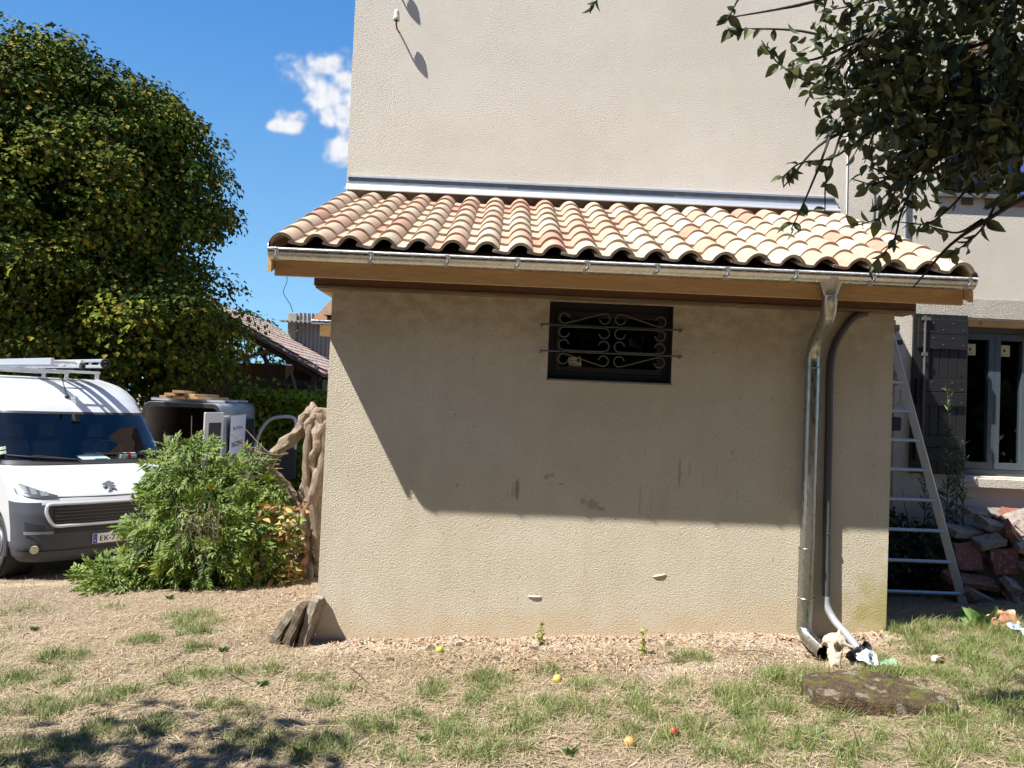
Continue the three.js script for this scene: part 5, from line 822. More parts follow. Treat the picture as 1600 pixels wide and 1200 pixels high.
// ---------------------------------------------------------------- animal skull by the shoe of the downpipe
{
  const N = 64, mc = new MarchingCubes(N, M.white, false, false, 60000); mc.isolation = 0;
  const el = (p, c, r) => { const k = V((p.x - c[0]) / r[0], (p.y - c[1]) / r[1], (p.z - c[2]) / r[2]).length(); return (k - 1) * Math.min(...r); };
  const cap = (p, a, b, r0_, r1) => { const pa = p.clone().sub(a), ba = b.clone().sub(a), h = clamp(pa.dot(ba) / ba.lengthSq()); return pa.sub(ba.multiplyScalar(h)).length() - lerp(r0_, r1, h); };
  const smin = (a, b, k) => { const h = clamp(0.5 + 0.5 * (b - a) / k); return lerp(b, a, h) - k * h * (1 - h); };
  const A = V(0.02, 0.35, -0.05), B = V(-0.02, -0.82, 0.22), Cz = V(0.12, 0.05, 0.1), Dz = V(0.28, -0.42, 0.0);
  for (let k = 0; k < N; k++) for (let j = 0; j < N; j++) for (let i = 0; i < N; i++) {
    const p = V(i / (N / 2) - 1, j / (N / 2) - 1, k / (N / 2) - 1);
    let d = el(p, [0.02, 0.42, -0.1], [0.42, 0.36, 0.34]); d = smin(d, cap(p, A, B, 0.34, 0.19), 0.12); d = smin(d, cap(p, V(-0.34, 0.25, 0.05), V(-0.46, 0.12, 0.02), 0.09, 0.06), 0.08); d = smin(d, cap(p, V(0.36, 0.25, 0.0), V(0.62, 0.1, -0.1), 0.1, 0.05), 0.08); d = smin(d, cap(p, V(0.18, 0.7, -0.1), V(0.26, 0.95, -0.18), 0.08, 0.03), 0.06);
    for (const [c, r] of [[[0.16, 0.06, 0.30], [0.12, 0.25, 0.50]], [[-0.30, 0.08, 0.14], [0.13, 0.22, 0.24]], [[0.02, -0.86, 0.40], [0.13, 0.14, 0.24]]]) d = -smin(-d, el(p, c, r), 0.03);
    d += 0.02 * n3(p.x * 6, p.y * 6, p.z * 6);
    mc.field[i + j * N + k * N * N] = -d;
  }
  mc.update(); const n = mc.count; const g = new THREE.BufferGeometry(); g.setAttribute('position', new THREE.BufferAttribute(mc.positionArray.slice(0, n * 3), 3)); g.setAttribute('normal', new THREE.BufferAttribute(mc.normalArray.slice(0, n * 3), 3)); g.computeVertexNormals();
  boxUV(g);
  const m = single('animal_skull', g, std({ map: tex(256, 256, (u, v) => mix3([0.56, 0.48, 0.37], [0.36, 0.27, 0.17], clamp(0.35 + 1.6 * fbm(u * 8, v * 8, 3, 4)))), roughness: 0.8 }), 'bleached animal skull propped upright beside the downpipe outlet', 'skull');
  m.scale.set(0.165, 0.125, 0.15); m.position.set(3.345, 0.275, 0.62); m.rotation.set(-0.28, -0.55, 0.04);
}
{
  const r = rngOf(6), crumple = (w, h, s) => { const g = new THREE.PlaneGeometry(w, h, 12, 10), P = g.attributes.position; for (let i = 0; i < P.count; i++) { const x = P.getX(i), y = P.getY(i); P.setXYZ(i, x + 0.02 * n3(x * 30, y * 30, s), y + 0.02 * n3(x * 30, y * 30, s + 5), 0.055 * n3(x * 14 + s, y * 14, s * 3)); } const q = g.toNonIndexed(); q.computeVertexNormals(); return q; };
  const pl = (name, w, h, s, col, pos, rot, l, c) => { const m = single(name, crumple(w, h, s), std({ color: lin(...col), roughness: 0.45 }), l, c); m.position.set(...pos); m.rotation.set(...rot); return m; };
  pl('plastic_sheet', 0.13, 0.11, 3, [0.62, 0.68, 0.70], [3.545, 0.235, 0.66], [-0.9, 0.2, 0.3], 'crumpled white plastic bag at the end of the grey pipe', 'plastic bag');
  pl('bin_liner', 0.12, 0.10, 8, [0.015, 0.015, 0.017], [3.49, 0.24, 0.62], [-0.4, -0.3, 0.5], 'scrap of black plastic between the skull and the grey pipe', 'plastic');
  pl('pipe_wrap', 0.06, 0.08, 12, [0.02, 0.02, 0.02], [3.575, 0.27, 0.56], [-0.2, 0.3, 0.2], 'torn black tape on the end of the grey pipe', 'tape');
  pl('green_scrap', 0.10, 0.07, 15, [0.22, 0.34, 0.22], [3.66, 0.225, 0.68], [-1.2, 0, 0.4], 'pale green plastic scrap right of the grey pipe end', 'plastic');
  pl('pale_rag', 0.16, 0.14, 21, [0.42, 0.48, 0.52], [4.86, 0.31, 0.10], [-1.2, 0.2, 0.4], 'pale crumpled rag in the grass at the right edge', 'rag');
  pl('orange_rag', 0.17, 0.11, 25, [0.40, 0.20, 0.11], [4.84, 0.34, -0.06], [-0.9, -0.2, 0.1], 'crumpled orange paper in the grass at the right edge', 'paper');
  pl('paper_scrap', 0.10, 0.05, 31, [0.6, 0.58, 0.56], [3.98, 0.25, 0.62], [-1.3, 0, 0.4], 'small white paper scrap in the grass right of the slab', 'paper');
}
// ---------------------------------------------------------------- rubble of old floor tiles
{
  const terra = [0, 1, 2].map(s => std({ map: tex(256, 256, (u, v) => { const n = fbm(u * 6, v * 6, 70 + s, 5), mo = fbm(u * 9, v * 9, 80 + s, 4); let c = mix3([0.30, 0.115, 0.075], [0.20, 0.075, 0.05], clamp(0.5 + 1.1 * n)); if (mo > 0.12) c = mix3(c, [0.42, 0.36, 0.30], sm(0.12, 0.3, mo) * (s ? 0.6 : 0.25)); return c; }, true, 3, 3), bumpMap: stuccoBump, bumpScale: 0.004 }));
  const mort = [0, 1].map(s => std({ map: tex(256, 256, (u, v) => mix3([0.36, 0.31, 0.27], [0.22, 0.17, 0.14], clamp(0.5 + 1.4 * fbm(u * 7, v * 7, 90 + s, 5))), true, 3, 3), bumpMap: stuccoBump, bumpScale: 0.008 }));
  const chunk = (seed, w, h, th) => { const r = rngOf(seed), p = []; for (const [a, b] of [[-1, -1], [-0.3, -1], [0.4, -1], [1, -1], [1, -0.2], [1, 0.5], [1, 1], [0.3, 1], [-0.4, 1], [-1, 1], [-1, 0.3], [-1, -0.4]]) p.push([a * w / 2 * (0.88 + 0.16 * r()), b * h / 2 * (0.88 + 0.16 * r())]); return extr(p, th, [], 0.004).translate(0, 0, -th / 2); };
  const G = 'rubble of broken floor tiles';
  const named = [[5.155, 0.60, -1.02, 0.23, 0.22, 0.035, -0.35, 0.1, 0.04, 0, 'square red tile standing on edge nearest the ladder'], [5.44, 0.58, -0.98, 0.22, 0.21, 0.04, -0.3, -0.15, 0.08, 0, 'square red tile standing on edge, right of the ladder-side one'], [5.30, 0.56, -1.08, 0.18, 0.2, 0.03, -0.4, 0.2, 0.2, 0, 'darker red tile wedged between the two square tiles'], [5.20, 0.79, -1.15, 0.34, 0.16, 0.05, -1.3, 0.1, 0.2, 1, 'long grey mortared slab on top of the pile, left side'], [5.47, 0.84, -1.15, 0.30, 0.16, 0.06, -1.25, 0.3, 0.1, 1, 'long pale mortared slab on top of the pile, centre'], [5.33, 0.73, -1.02, 0.22, 0.12, 0.05, -1.1, -0.2, 0.15, 1, 'grey mortar lump above the two square tiles'], [5.36, 0.93, -1.25, 0.2, 0.1, 0.05, -1.2, 0.2, 0.1, 1, 'small dark slab at the very top of the pile'], [5.72, 0.88, -1.15, 0.3, 0.28, 0.05, -1.0, -0.3, 0.2, 1, 'pale broken slab at the right top of the pile'], [5.12, 0.42, -0.92, 0.42, 0.16, 0.04, -1.2, 0.1, -0.05, 0, 'long mossy red tile lying at the foot of the pile'], [5.42, 0.41, -0.85, 0.16, 0.12, 0.05, -1.0, 0.5, 0.2, 1, 'pale mortar lump at the foot of the pile'], [5.70, 0.55, -0.9, 0.3, 0.3, 0.045, -0.9, -0.3, 0.5, 1, 'grey slab propped against the right of the pile'], [5.16, 0.31, -0.84, 0.24, 0.1, 0.05, -1.3, 0.4, -0.2, 1, 'grey slab at the foot of the ladder']];
  named.forEach(([x, y, z, w, h, th, rx, ry, rz, k, l], i) => { const m = single('broken_tile', chunk(100 + i, w, h, th), k ? mort[i % 2] : terra[i % 3], l, 'tile', G); m.position.set(x, y, z); m.rotation.set(rx, ry, rz); });
  const hm = (x, z) => { const q = 1 - ((x - 5.95) / 1.0) ** 2 - ((z + 1.3) / 0.5) ** 2; return 0.28 + (q > 0 ? 0.60 * Math.pow(q, 0.6) : 0); };
  const r = rngOf(12); for (let i = 0; i < 54; i++) { const x = 5.05 + 1.8 * r(), z = -1.45 + 0.62 * r(), y = hm(x, z) + 0.01 + 0.03 * r(), k = r() < 0.5; const m = single('broken_tile', chunk(200 + i, 0.12 + 0.18 * r(), 0.08 + 0.14 * r(), 0.03 + 0.03 * r()), k ? mort[i % 2] : terra[i % 3], k ? 'small greyish mortar-covered fragment in the tile heap' : 'small red clay fragment in the tile heap', 'tile', G + (k ? ', grey pieces' : ', red pieces')); m.position.set(x, y, z); m.rotation.set(-1.57 + 0.5 + (r() - 0.5) * 0.8, r() * 0.8, (r() - 0.5) * 1.2); }
  const gp = [], gi = [], nx = 44, nz = 26; for (let j = 0; j <= nz; j++) for (let i = 0; i <= nx; i++) { const x = 4.9 + 2.15 * i / nx, z = -1.53 + 0.78 * j / nz; gp.push(x, hm(x, z) - 0.05 + 0.05 * n3(x * 7, z * 7, 2) + 0.025 * n3(x * 19, z * 19, 5), z); } for (let j = 0; j < nz; j++) for (let i = 0; i < nx; i++) { const a = j * (nx + 1) + i; gi.push(a, a + nx + 1, a + 1, a + 1, a + nx + 1, a + nx + 2); }
  let hp = new THREE.BufferGeometry(); hp.setAttribute('position', new THREE.Float32BufferAttribute(gp, 3)); hp.setIndex(gi); hp = boxUV(hp); hp.computeVertexNormals();
  struct('rubble_mound', hp, std({ color: lin(0.13, 0.085, 0.06), bumpMap: barkBump, bumpScale: 0.02 }));
}
// ---------------------------------------------------------------- weeds, ivy, broad-leaf plants
function tallWeed(x, z, h, label, seed, group) {
  const r = rngOf(seed), t = thing('tall_weed', label, 'plant', [x, HG(x, z), z], 0, group), lv = new Leaves(), tp = leafTpl(1, 0.16, 0.1, 0.35, 2);
  const pts = [[0, -0.03, 0], [0.02 * (r() - 0.5), h * 0.5, 0.02], [0.05 * (r() - 0.5), h, 0.03]]; part('stem', limb(pts, [0.007, 0.005, 0.002], 14, 5), std({ color: lin(0.07, 0.09, 0.03) }), t); const c = new THREE.CatmullRomCurve3(pts.map(p => V(...p)));
  for (let i = 0; i < h * 100; i++) { const k = 0.12 + 0.88 * r(), P = c.getPoint(k), a = r() * 6.28, d = V(Math.cos(a), 0.5 + 0.4 * r(), Math.sin(a)).normalize(); lv.add(tp, orient(P, d, r() * 6, (0.13 - 0.07 * k) * (0.7 + 0.6 * r())), mix3([0.05, 0.085, 0.02], [0.13, 0.19, 0.05], r() * r() + (k > 0.85 ? 0.3 : 0))); }
  part('foliage', lv.geo(), M.leaf, t);
}
tallWeed(5.14, -1.33, 1.72, 'tallest feathery weed in front of the black shutter', 1); tallWeed(4.97, -1.38, 1.15, 'feathery weed left of the tallest one, by the ladder', 2); tallWeed(5.31, -1.38, 1.25, 'feathery weed right of the tallest one, under the window', 3); tallWeed(5.04, -1.34, 0.85, 'short feathery weed between the ladder and the tile heap', 4); tallWeed(5.2, -1.30, 1.05, 'feathery weed close beside the tallest one', 5);
{
  const t = thing('ivy', 'dark tangle of ivy and brambles in the shade behind the ladder', 'plant'), r = rngOf(19), lv = new Leaves(), tp = leafTpl(1, 0.8, 0.15, 0.2, 2);
  for (let i = 0; i < 2600; i++) { const x = 4.0 + 1.05 * r(), y0 = 0.22 + 0.054 * 0; const y = y0 + 0.95 * Math.pow(r(), 1.5) * (1 - 0.4 * (x - 4.0)), z = -1.47 + 0.55 * r() * r(); lv.add(tp, orient(V(x, y, z), V((r() - 0.5) * 1.6, -0.3 + r(), 0.2 + r()).normalize(), r() * 6, 0.035 + 0.04 * r()), mix3([0.02, 0.038, 0.012], [0.055, 0.085, 0.025], r())); }
  part('foliage', lv.geo(), M.leaf, t).userData.kind = 'stuff';
  for (let i = 0; i < 14; i++) { const x = 4.1 + 0.9 * r(); part('stem', limb([[x, 0.15, -1.3], [x + 0.1 * (r() - 0.5), 0.6, -1.35], [x + 0.3 * (r() - 0.5), 0.7 + 0.5 * r(), -1.4]], [0.007, 0.005, 0.002], 10, 5), M.twig, t); }
}
const bigLeafGeo = (len, w) => { const g = new THREE.BufferGeometry(); g.setAttribute('position', new THREE.Float32BufferAttribute(leafTpl(len, w, 0.18, 0.4, 3), 3)); g.computeVertexNormals(); return g; };
function rosette(name, label, x, z, n, len, w, cols, seed, group) { const r = rngOf(seed), t = thing(name, label, 'plant', [x, HG(x, z) + 0.005, z], 0, group), ms = leafVariants(cols, 0.3), g = bigLeafGeo(len, w); for (let i = 0; i < n; i++) { const a = i / n * 6.28 + r() * 0.6, l = part('leaf', g, ms[i % ms.length], t); orient(V(0, 0, 0), V(Math.cos(a), 0.35 + 0.6 * r(), Math.sin(a)).normalize(), 0, 0.7 + 0.5 * r()).decompose(l.position, l.quaternion, l.scale); l.rotateY(-a); l.rotateY(a); } return t; }
rosette('dock_plant', 'broad-leaved dock plant at the shadow edge near the tile heap', 4.72, -0.12, 9, 0.18, 0.085, [[0.13, 0.24, 0.05], [0.18, 0.28, 0.07], [0.10, 0.19, 0.04]], 41);
rosette('dock_plant', 'small broad-leaved dock right of the larger dock plant', 4.92, -0.2, 6, 0.13, 0.065, [[0.16, 0.25, 0.06], [0.22, 0.28, 0.10]], 42);
[[-0.1, 0.85, 'small leafy weed in the straw left of the wall'], [0.92, 1.62, 'low leafy weed in the grass at the bottom centre-left'], [-0.55, 0.25, 'leafy weed seedling right of the stones'], [0.35, 1.72, 'leafy weed at the bottom edge, left'], [1.62, 1.8, 'leafy weed at the bottom edge, centre'], [-2.15, -0.35, 'dark leafy weed at the left in the straw'], [-1.55, -1.25, 'bright weed at the foot of the green mound']].forEach(([x, z, l], i) => rosette('leafy_weed', l, x, z, 26, 0.042, 0.02, [[0.10, 0.18, 0.035], [0.14, 0.22, 0.05]], 300 + i, 'weeds in the straw'));
{ const r = rngOf(55); [[1.55, 0.16, 'yellow-green sprig at the foot of the wall, left of centre'], [2.2, 0.42, 'yellow-green sprig on the litter right of centre']].forEach(([x, z, l], i) => { const t = thing('sprig', l, 'plant', [x, HG(x, z), z]), lv = new Leaves(), tp = leafTpl(1, 0.5, 0.1, 0.2, 2); part('stem', limb([[0, -0.02, 0], [0.01, 0.08, 0.01], [-0.01, 0.15, 0.02]], [0.003, 0.002, 0.001], 8, 5), std({ color: lin(0.2, 0.22, 0.06) }), t); for (let k = 0; k < 30; k++) lv.add(tp, orient(V(0.03 * (r() - 0.5), 0.02 + 0.13 * r(), 0.03 * (r() - 0.5)), rndDir(r), 0, 0.035), mix3([0.22, 0.25, 0.04], [0.32, 0.33, 0.06], r())); part('foliage', lv.geo(), M.leaf, t); }); }
// windfall apples
[[0.888, 0.32, [0.42, 0.42, 0.06], 'green windfall apple near the wall'], [1.623, 0.81, [0.55, 0.44, 0.06], 'yellow windfall apple in the grass, centre'], [1.902, 1.72, [0.55, 0.30, 0.10], 'orange windfall apple at the bottom edge'], [2.137, 1.6, [0.36, 0.06, 0.03], 'small red windfall apple in the grass']].forEach(([x, z, c, l], i) => {
  const t = thing('windfall_apple', l, 'apple', [x, HG(x, z) + 0.02, z]); const p = []; for (let k = 0; k <= 14; k++) { const a = k / 14 * Math.PI; p.push(new THREE.Vector2(0.026 * Math.sin(a) * (1 + 0.12 * Math.cos(a)), -0.023 * Math.cos(a) + (k > 11 ? -0.006 * (k - 11) / 3 : 0))); } part('flesh', new THREE.LatheGeometry(p, 20), phys({ color: lin(...c), roughness: 0.35, clearcoat: 0.3 }), t); part('stalk', capBar([0, 0.014, 0], [0.006, 0.032, 0.002], 0.002, 5), M.twig, t); t.rotation.set(0.8 * i, 0, 0.5);
});
// pale stones
{ const r = rngOf(29); for (let i = 0; i < 26; i++) { const x = i < 14 ? 0.3 + 3.4 * r() : -1.6 + 5.4 * r(), z = i < 14 ? 0.1 + 0.45 * r() : 0.4 + 1.3 * r(), g = new THREE.IcosahedronGeometry(1, 2), P = g.attributes.position; for (let k = 0; k < P.count; k++) { const s = 1 + 0.4 * n3(P.getX(k) * 1.6 + i * 3, P.getY(k) * 1.6, P.getZ(k) * 1.6); P.setXYZ(k, P.getX(k) * s, P.getY(k) * s * 0.6, P.getZ(k) * s * 0.8); } g.computeVertexNormals(); boxUV(g); const m = single('stone', g, std({ color: lin(0.36 + 0.1 * r(), 0.30 + 0.06 * r(), 0.23), bumpMap: stuccoBump, bumpScale: 0.2 }), i < 14 ? 'small pale stone lying along the foot of the wall' : 'small pale stone scattered in the dry grass', 'stone', i < 14 ? 'stones along the wall foot' : 'stones in the grass'); m.position.set(x, HG(x, z) + 0.005, z); m.scale.setScalar(0.014 + 0.022 * r()); m.rotation.y = r() * 6; } }
lap('small things');
// ---------------------------------------------------------------- turf: straw, grass, litter, gravel
const visible = (x, z) => z < 2.05 && z > -5.5 && x > -1.15 - (2.05 - z) * 0.66 - 1.2 && x < 3.75 + (2.05 - z) * 0.62 + 0.8;
function scatter(name, label, category, geo, mat, n, pick, seed) {
  const r = rngOf(seed), list = []; let guard = 0; while (list.length < n && guard++ < n * 40) { const q = pick(r); if (q) list.push(q); }
  const im = new THREE.InstancedMesh(geo, mat, list.length), m = new THREE.Matrix4(); im.name = numbered(name); im.castShadow = im.receiveShadow = true;
  list.forEach(([p, q, s, c], i) => { m.compose(p, q, s); im.setMatrixAt(i, m); im.setColorAt(i, lin(...c)); });
  im.userData = { kind: 'stuff', label, category }; scene.add(im); return im;
}
const bladeGeo = (seg, w, bend) => { const pos = [], idx = []; for (let i = 0; i <= seg; i++) { const t = i / seg, k = (1 - t * t) * w / 2 + 0.0004; pos.push(-k, t * (1 - bend * 0.3 * t), bend * t * t, k, t * (1 - bend * 0.3 * t), bend * t * t); } for (let i = 0; i < seg; i++) { const a = i * 2; idx.push(a, a + 1, a + 2, a + 1, a + 3, a + 2); } const g = new THREE.BufferGeometry(); g.setAttribute('position', new THREE.Float32BufferAttribute(pos, 3)); g.setIndex(idx); g.computeVertexNormals(); return g; };
const Eu = new THREE.Euler(); const qe = (x, y, z) => new THREE.Quaternion().setFromEuler(Eu.set(x, y, z, 'YXZ'));
const rx = r => { const k = r(); return k < 0.76 ? [-1.9 + 7.4 * r(), 2.1 - (2.3 + 0.6 * (r() < 0.3)) * Math.pow(r(), 0.8)] : [-6.2 + 6.2 * r(), 0.5 - 4.8 * Math.pow(r(), 1.3)]; };
const ok = (x, z) => visible(x, z) && !onBuilt(x, z, 0.01) && !(x > 3.03 && x < 3.60 && z > 1.0 && z < 1.34);
for (const [v, bend] of [[0, 0.15], [1, 0.55]]) scatter('straw', v ? 'curled dry straw strewn over the ground' : 'dry straw lying flat over the ground', 'straw', bladeGeo(3, 0.035, bend), std({ color: 0xffffff, roughness: 0.8 }), 56000, r => {
  const [x, z] = rx(r); if (!ok(x, z)) return null; const g = green(x, z); if (z < 0.3 && x > 0 && x < 4 && r() < 0.8) return null; if (Math.hypot((x - 2.5) / 0.75, (z - 0.62) / 0.35) < 0.9 + fbm(x * 4, z * 4, 33, 3) && r() < 0.8) return null; if (Math.hypot((x + 0.75) / 1.0, (z - 0.0) / 0.6) < 0.8 + 1.2 * fbm(x * 3, z * 3, 22, 3) && r() < 0.75) return null; if (fbm(x * 1.6, z * 1.6, 50, 3) < -0.16 && r() < 0.6) return null;
  const L = 0.04 + 0.13 * r() * r() + 0.03 * r(), t = r(), c = mix3([0.47, 0.37, 0.235], [0.26, 0.185, 0.115], t); { const b = 0.75 + 0.5 * r(); c[0] *= b; c[1] *= b; c[2] *= b; }
  return [V(x, HG(x, z) + 0.004 + 0.014 * r() * r(), z), qe(1.57 - (r() - 0.35) * 0.35, r() * 6.28, (r() - 0.5) * 1.0), V(L * 1.0, L, L), c];
}, 400 + v);
for (const [v, bend] of [[0, 0.25], [1, 0.6], [2, 0.95]]) scatter('grass', ['short upright green grass in tufts', 'arching green grass in tufts', 'long drooping green grass in tufts'][v], 'grass', bladeGeo(4, 0.05, bend), phys({ color: 0xffffff, roughness: 0.55, transmission: 0.3, thickness: 0 }), 30000, r => {
  const [x, z] = rx(r); if (!ok(x, z)) return null; const g = green(x, z); if (r() > Math.pow(g, 1.25) * 1.05 + 0.10 * clamp(0.3 + 2 * fbm(x * 1.3, z * 1.3, 71, 2))) return null;
  const L = (0.025 + 0.07 * r()) * (0.55 + 0.65 * g), c = mix3([0.125, 0.19, 0.035], [0.24, 0.275, 0.075], r()); const dry = r() < 0.22 ? 0.7 : 0;
  return [V(x, HG(x, z) - 0.003, z), qe((r() - 0.35) * 1.5, r() * 6.28, (r() - 0.5) * 1.2), V(L * 0.8, L, L), mix3(c, [0.32, 0.25, 0.11], dry * r())];
}, 420 + v);
scatter('dry_grass', 'dry standing grass blades', 'grass', bladeGeo(4, 0.03, 0.5), std({ color: 0xffffff, roughness: 0.8 }), 14000, r => {
  const [x, z] = rx(r); if (!ok(x, z)) return null; const n = fbm(x * 2.4, z * 2.4, 61, 3); if (r() > 0.35 + 1.5 * n || (z < 0.3 && x > 0 && x < 4)) return null; const L = 0.04 + 0.09 * r() * r();
  return [V(x, HG(x, z) - 0.002, z), qe((r() - 0.2) * 1.1, r() * 6.28, (r() - 0.5)), V(L, L, L), mix3([0.46, 0.37, 0.21], [0.29, 0.23, 0.10], r())];
}, 430);
{ const g = new THREE.BufferGeometry(); g.setAttribute('position', new THREE.Float32BufferAttribute(leafTpl(1, 0.55, 0.3, 0.3, 3), 3)); g.computeVertexNormals();
  scatter('leaf_litter', 'dry curled brown leaves along the foot of the wall', 'leaf litter', g, std({ color: 0xffffff, roughness: 0.8 }), 3400, r => {
    const k = r(); let x, z; if (k < 0.5) { x = 0.1 + 3.9 * r(); z = 0.02 + 0.75 * r() * r(); } else if (k < 0.72) { x = 1.6 + 0.9 * (r() + r() - 1); z = 0.5 + 0.3 * (r() + r() - 1); } else if (k < 0.88) { x = -1.1 + 1.1 * r(); z = -1.7 + 1.9 * r(); } else { x = -2 + 6 * r(); z = 0.3 + 1.6 * r(); }
    if (!ok(x, z)) return null; const c = r() < 0.5 ? mix3([0.34, 0.22, 0.15], [0.46, 0.34, 0.25], r()) : mix3([0.17, 0.085, 0.045], [0.28, 0.15, 0.08], r()); const s = 0.012 + 0.026 * r();
    return [V(x, HG(x, z) + 0.006, z), qe(1.2 + 0.7 * r(), r() * 6.28, (r() - 0.5) * 1.4), V(s, s, s), c];
  }, 440);
  const st = new THREE.IcosahedronGeometry(1, 0);
  scatter('gravel', 'sandy gravel and plaster crumbs along the foot of the wall', 'gravel', st, std({ color: 0xffffff, roughness: 1 }), 9000, r => {
    const k = r(); let x = -0.05 + 4.1 * r(), z = 0.01 + 0.42 * Math.pow(r(), 1.6); if (k > 0.75) { x = 2.5 + 0.8 * (r() + r() - 1); z = 0.6 + 0.35 * (r() + r() - 1); } else if (k > 0.66) { x = -1.2 + 1.3 * r(); z = -0.6 + 1.1 * r(); }
    if (!ok(x, z)) return null; const s = 0.0025 + 0.009 * r() * r() * r(), b = 0.75 + 0.5 * r(); return [V(x, HG(x, z) + 0.001, z), qe(r() * 6, r() * 6, r() * 6), V(s, s * 0.75, s), [0.46 * b, 0.38 * b, 0.28 * b]];
  }, 450); }
{ const r = rngOf(66); for (let i = 0; i < 16; i++) { const x = -1.6 + 5.2 * r(), z = 0.4 + 1.4 * r(), a = r() * 6.28, L = 0.06 + 0.14 * r(); if (onBuilt(x, z, 0.1) || (x > 2.9 && x < 3.75 && z > 0.9)) continue; const m = single('dry_stick', limb([[-L, 0.0, 0], [0, 0.012, 0.02 * (r() - 0.5)], [L, 0.0, 0.01]], [0.003, 0.004, 0.0025], 8, 5), i % 3 ? M.wisteriaBark : M.greyWood, 'thin dry stick lying in the straw', 'stick', 'dry sticks on the ground'); m.position.set(x, HG(x, z) + 0.014, z); m.rotation.y = a; } }
lap('turf');
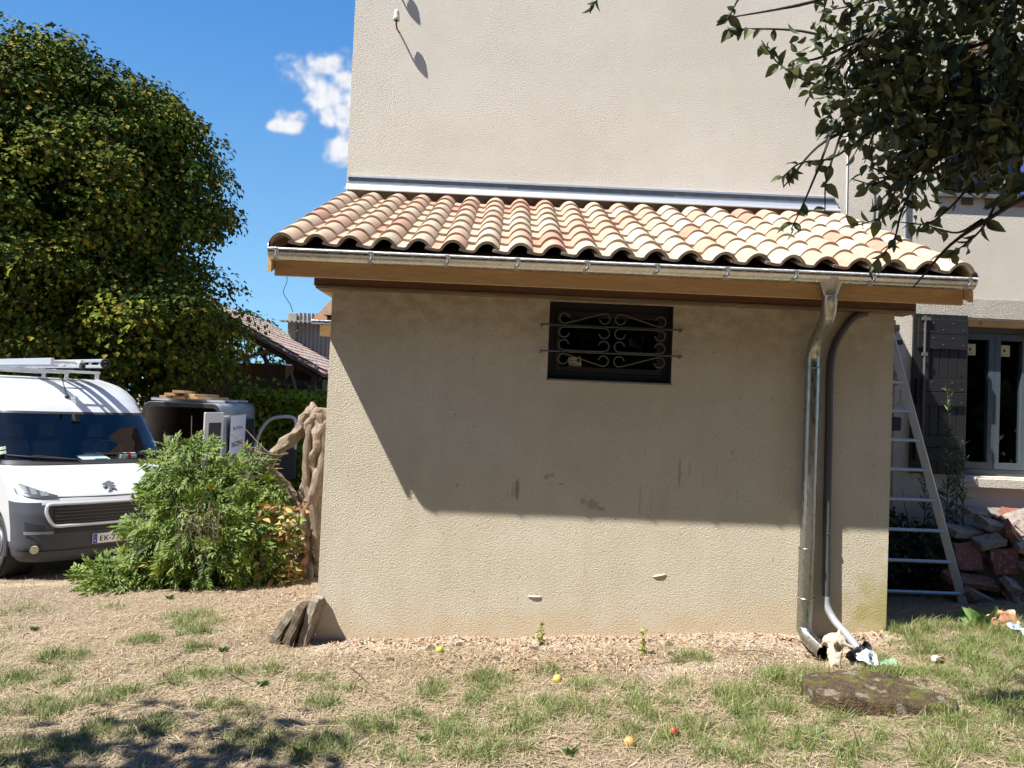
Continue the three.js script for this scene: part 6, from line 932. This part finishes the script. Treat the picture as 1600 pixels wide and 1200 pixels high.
// ---------------------------------------------------------------- apple tree: boughs hanging into the upper right
{
  const t = thing('apple_tree', 'dark apple tree boughs hanging in front of the house at the upper right', 'tree'), r = rngOf(88);
  part('trunk', limb([[5.6, 0.2, 3.0], [5.55, 1.1, 2.95], [5.4, 2.0, 2.85], [5.2, 2.8, 2.7]], [0.16, 0.13, 0.12, 0.09], 24, 12, 0.3, 6), M.bark, t);
  const boughs = [[[5.25, 2.6, 2.75], [4.6, 3.3, 2.5], [3.9, 3.75, 2.25], [3.1, 3.7, 2.1], [2.5, 3.55, 2.0], [2.2, 3.48, 2.0]], [[5.2, 2.8, 2.7], [4.4, 3.3, 2.3], [3.7, 3.3, 2.1], [3.1, 3.1, 2.0], [2.65, 2.95, 1.98], [2.45, 2.72, 2.0]], [[5.2, 2.7, 2.7], [4.3, 2.9, 2.2], [3.6, 2.75, 2.0], [3.35, 2.6, 2.0], [3.22, 2.5, 1.98], [3.06, 2.3, 1.97]], [[5.2, 2.8, 2.7], [4.5, 3.9, 2.6], [3.6, 4.5, 2.4], [2.6, 4.6, 2.3], [1.7, 4.2, 2.2]], [[4.6, 3.3, 2.5], [3.9, 4.0, 1.8], [3.2, 4.3, 1.5], [2.4, 4.1, 1.6]], [[4.6, 3.3, 2.5], [4.0, 3.9, 3.2], [3.3, 4.3, 3.4], [2.5, 4.4, 3.3]]];
  for (const b of boughs) part('bough', limb(b, [0.06, 0.028, 0.014, 0.010, 0.007, 0.003], 36, 8, 0.25, 9), M.bark, t);
  const items = [], near = [];
  // hanging sprays that stand clear against the wall, each a twig with leaves
  const sprays = [[[2.75, 3.38, 2.0], [2.5, 3.42, 2.02], [2.28, 3.43, 2.0], [2.18, 3.42, 2.0]], [[2.9, 3.2, 2.0], [2.62, 3.17, 2.02], [2.42, 3.27, 2.0], [2.33, 3.38, 2.0]], [[2.85, 3.0, 2.0], [2.66, 2.86, 2.0], [2.52, 2.83, 2.0], [2.44, 2.76, 2.0]], [[2.66, 2.98, 2.0], [2.60, 2.8, 2.0], [2.53, 2.62, 2.0], [2.49, 2.53, 2.0]], [[2.72, 3.05, 2.02], [2.68, 2.9, 2.0], [2.64, 2.75, 2.0], [2.64, 2.62, 2.0]], [[3.02, 2.9, 2.0], [2.95, 2.72, 2.0], [2.88, 2.6, 2.02], [2.78, 2.56, 2.0]], [[3.05, 2.8, 2.0], [2.98, 2.62, 2.0], [2.95, 2.5, 2.0], [2.85, 2.38, 2.0]], [[3.3, 2.78, 2.0], [3.2, 2.66, 2.0], [3.1, 2.585, 2.0], [2.98, 2.585, 2.0]], [[3.42, 2.72, 2.0], [3.36, 2.58, 1.98], [3.28, 2.5, 1.98], [3.2, 2.44, 1.98]], [[3.36, 2.62, 1.98], [3.24, 2.55, 2.0], [3.16, 2.56, 2.0], [3.09, 2.58, 2.0]], [[1.75, 3.75, 2.05], [1.62, 3.6, 2.05], [1.57, 3.5, 2.05], [1.55, 3.44, 2.05]], [[2.3, 3.62, 2.02], [2.22, 3.56, 2.02], [2.19, 3.5, 2.0], [2.17, 3.47, 2.0]], [[3.1, 2.95, 1.9], [3.02, 2.85, 1.85], [2.92, 2.8, 1.85], [2.82, 2.82, 1.85]]];
  sprays.forEach((s, i) => { part('twig', limb(s, [0.007, 0.0055, 0.004, 0.0025], 16, 5), M.twig, t); const c = new THREE.CatmullRomCurve3(s.map(p => V(...p))); const n = [10, 20, 14, 6, 6, 12, 10, 10, 14, 6, 6, 6, 12][i]; for (let k = 0; k < n; k++) { const q = 0.15 + 0.85 * Math.pow(r(), 0.7), P = c.getPoint(q), d = c.getTangent(q).multiplyScalar(0.5).add(rndDir(r).multiplyScalar(0.9)).add(V(0, -0.35, 0)).normalize(); near.push([P, d]); } });
  const lobes = [[3.22, 3.28, 2.1, 0.46, 0.42, 0.35, 1400], [2.88, 3.12, 2.05, 0.27, 0.28, 0.28, 520], [2.66, 3.30, 2.05, 0.20, 0.24, 0.22, 150], [3.00, 2.80, 2.0, 0.20, 0.15, 0.18, 130], [3.42, 2.98, 2.1, 0.28, 0.30, 0.3, 640], [3.05, 3.55, 2.2, 0.55, 0.2, 0.35, 640], [3.12, 2.98, 2.05, 0.24, 0.24, 0.2, 240]];
  for (const [cx, cy, cz, ax, ay, az, n] of lobes) { for (let i = 0; i < n; i++) { const d = rndDir(r), k = Math.pow(r(), 0.4); items.push([V(cx + d.x * ax * k, cy + d.y * ay * k, cz + d.z * az * k), d.clone().multiplyScalar(0.6).add(rndDir(r)).add(V(0, -0.45, 0)).normalize()]); } for (let i = 0; i < 9; i++) { const d = rndDir(r); part('twig', limb([[cx + 0.15, cy + 0.1, cz + 0.05], [cx + d.x * ax * 0.5, cy + d.y * ay * 0.5, cz + d.z * az * 0.4], [cx + d.x * ax * 1.05, cy + d.y * ay * 1.05, cz + d.z * az]], [0.009, 0.006, 0.002], 12, 5), M.twig, t); } }
  const canopy = [[3.3, 4.35, 2.3, 1.7, 0.72, 1.2, 5200], [4.7, 4.0, 2.9, 1.5, 1.3, 1.4, 2400], [2.3, 4.35, 2.5, 1.0, 0.5, 0.9, 1700]];
  const rest = new Leaves(), tp = leafTpl(0.062, 0.034, 0.16, 0.25, 3), tpl2 = leafTpl(0.085, 0.05, 0.16, 0.25, 2), cols = [[0.055, 0.085, 0.024], [0.08, 0.105, 0.035], [0.045, 0.07, 0.022], [0.10, 0.115, 0.03]];
  for (const [cx, cy, cz, ax, ay, az, n] of canopy) for (let i = 0; i < n; i++) { const d = rndDir(r), k = Math.pow(r(), 0.4); const P = V(cx + d.x * ax * k, cy + d.y * ay * k, cz + d.z * az * k); if (P.y < 3.72 && P.x < 3.9) continue; { const h = P.y - 0.25; if (P.z - 0.327 * h < 1.15 && P.x + 0.617 * h < 5.8) continue; } rest.add(tpl2, orient(P, rndDir(r).add(V(0, -0.4, 0)).normalize(), r() * 6.28, 0.8 + 0.5 * r()), cols[Math.floor(r() * 4)]); }
  const ms = leafVariants(cols, 0.3), gs = [0, 1, 2].map(i => { const g = new THREE.BufferGeometry(); g.setAttribute('position', new THREE.Float32BufferAttribute(leafTpl(0.054 + 0.008 * i, 0.029 + 0.004 * i, 0.14 + 0.05 * i, 0.15 + 0.15 * i, 3), 3)); g.computeVertexNormals(); return g; });
  items.sort((a, b) => (b[0].z - b[0].x * 0.3) - (a[0].z - a[0].x * 0.3));
  [...near, ...items].forEach(([P, d], i) => { const ci = Math.floor(r() * 4), m = orient(P, d, r() * 6.28, 0.75 + 0.5 * r(), new THREE.Matrix4()); if (i < 300) { const l = part('leaf', gs[i % 3], ms[ci], t); m.decompose(l.position, l.quaternion, l.scale); } else rest.add(tp, m, cols[ci]); });
  part('foliage', rest.geo(), M.leaf, t).userData.kind = 'stuff';
}
lap('apple');
scene.traverse(o => { if (o.isMesh) { o.castShadow = true; o.receiveShadow = true; } });
renderer.render(scene, camera);
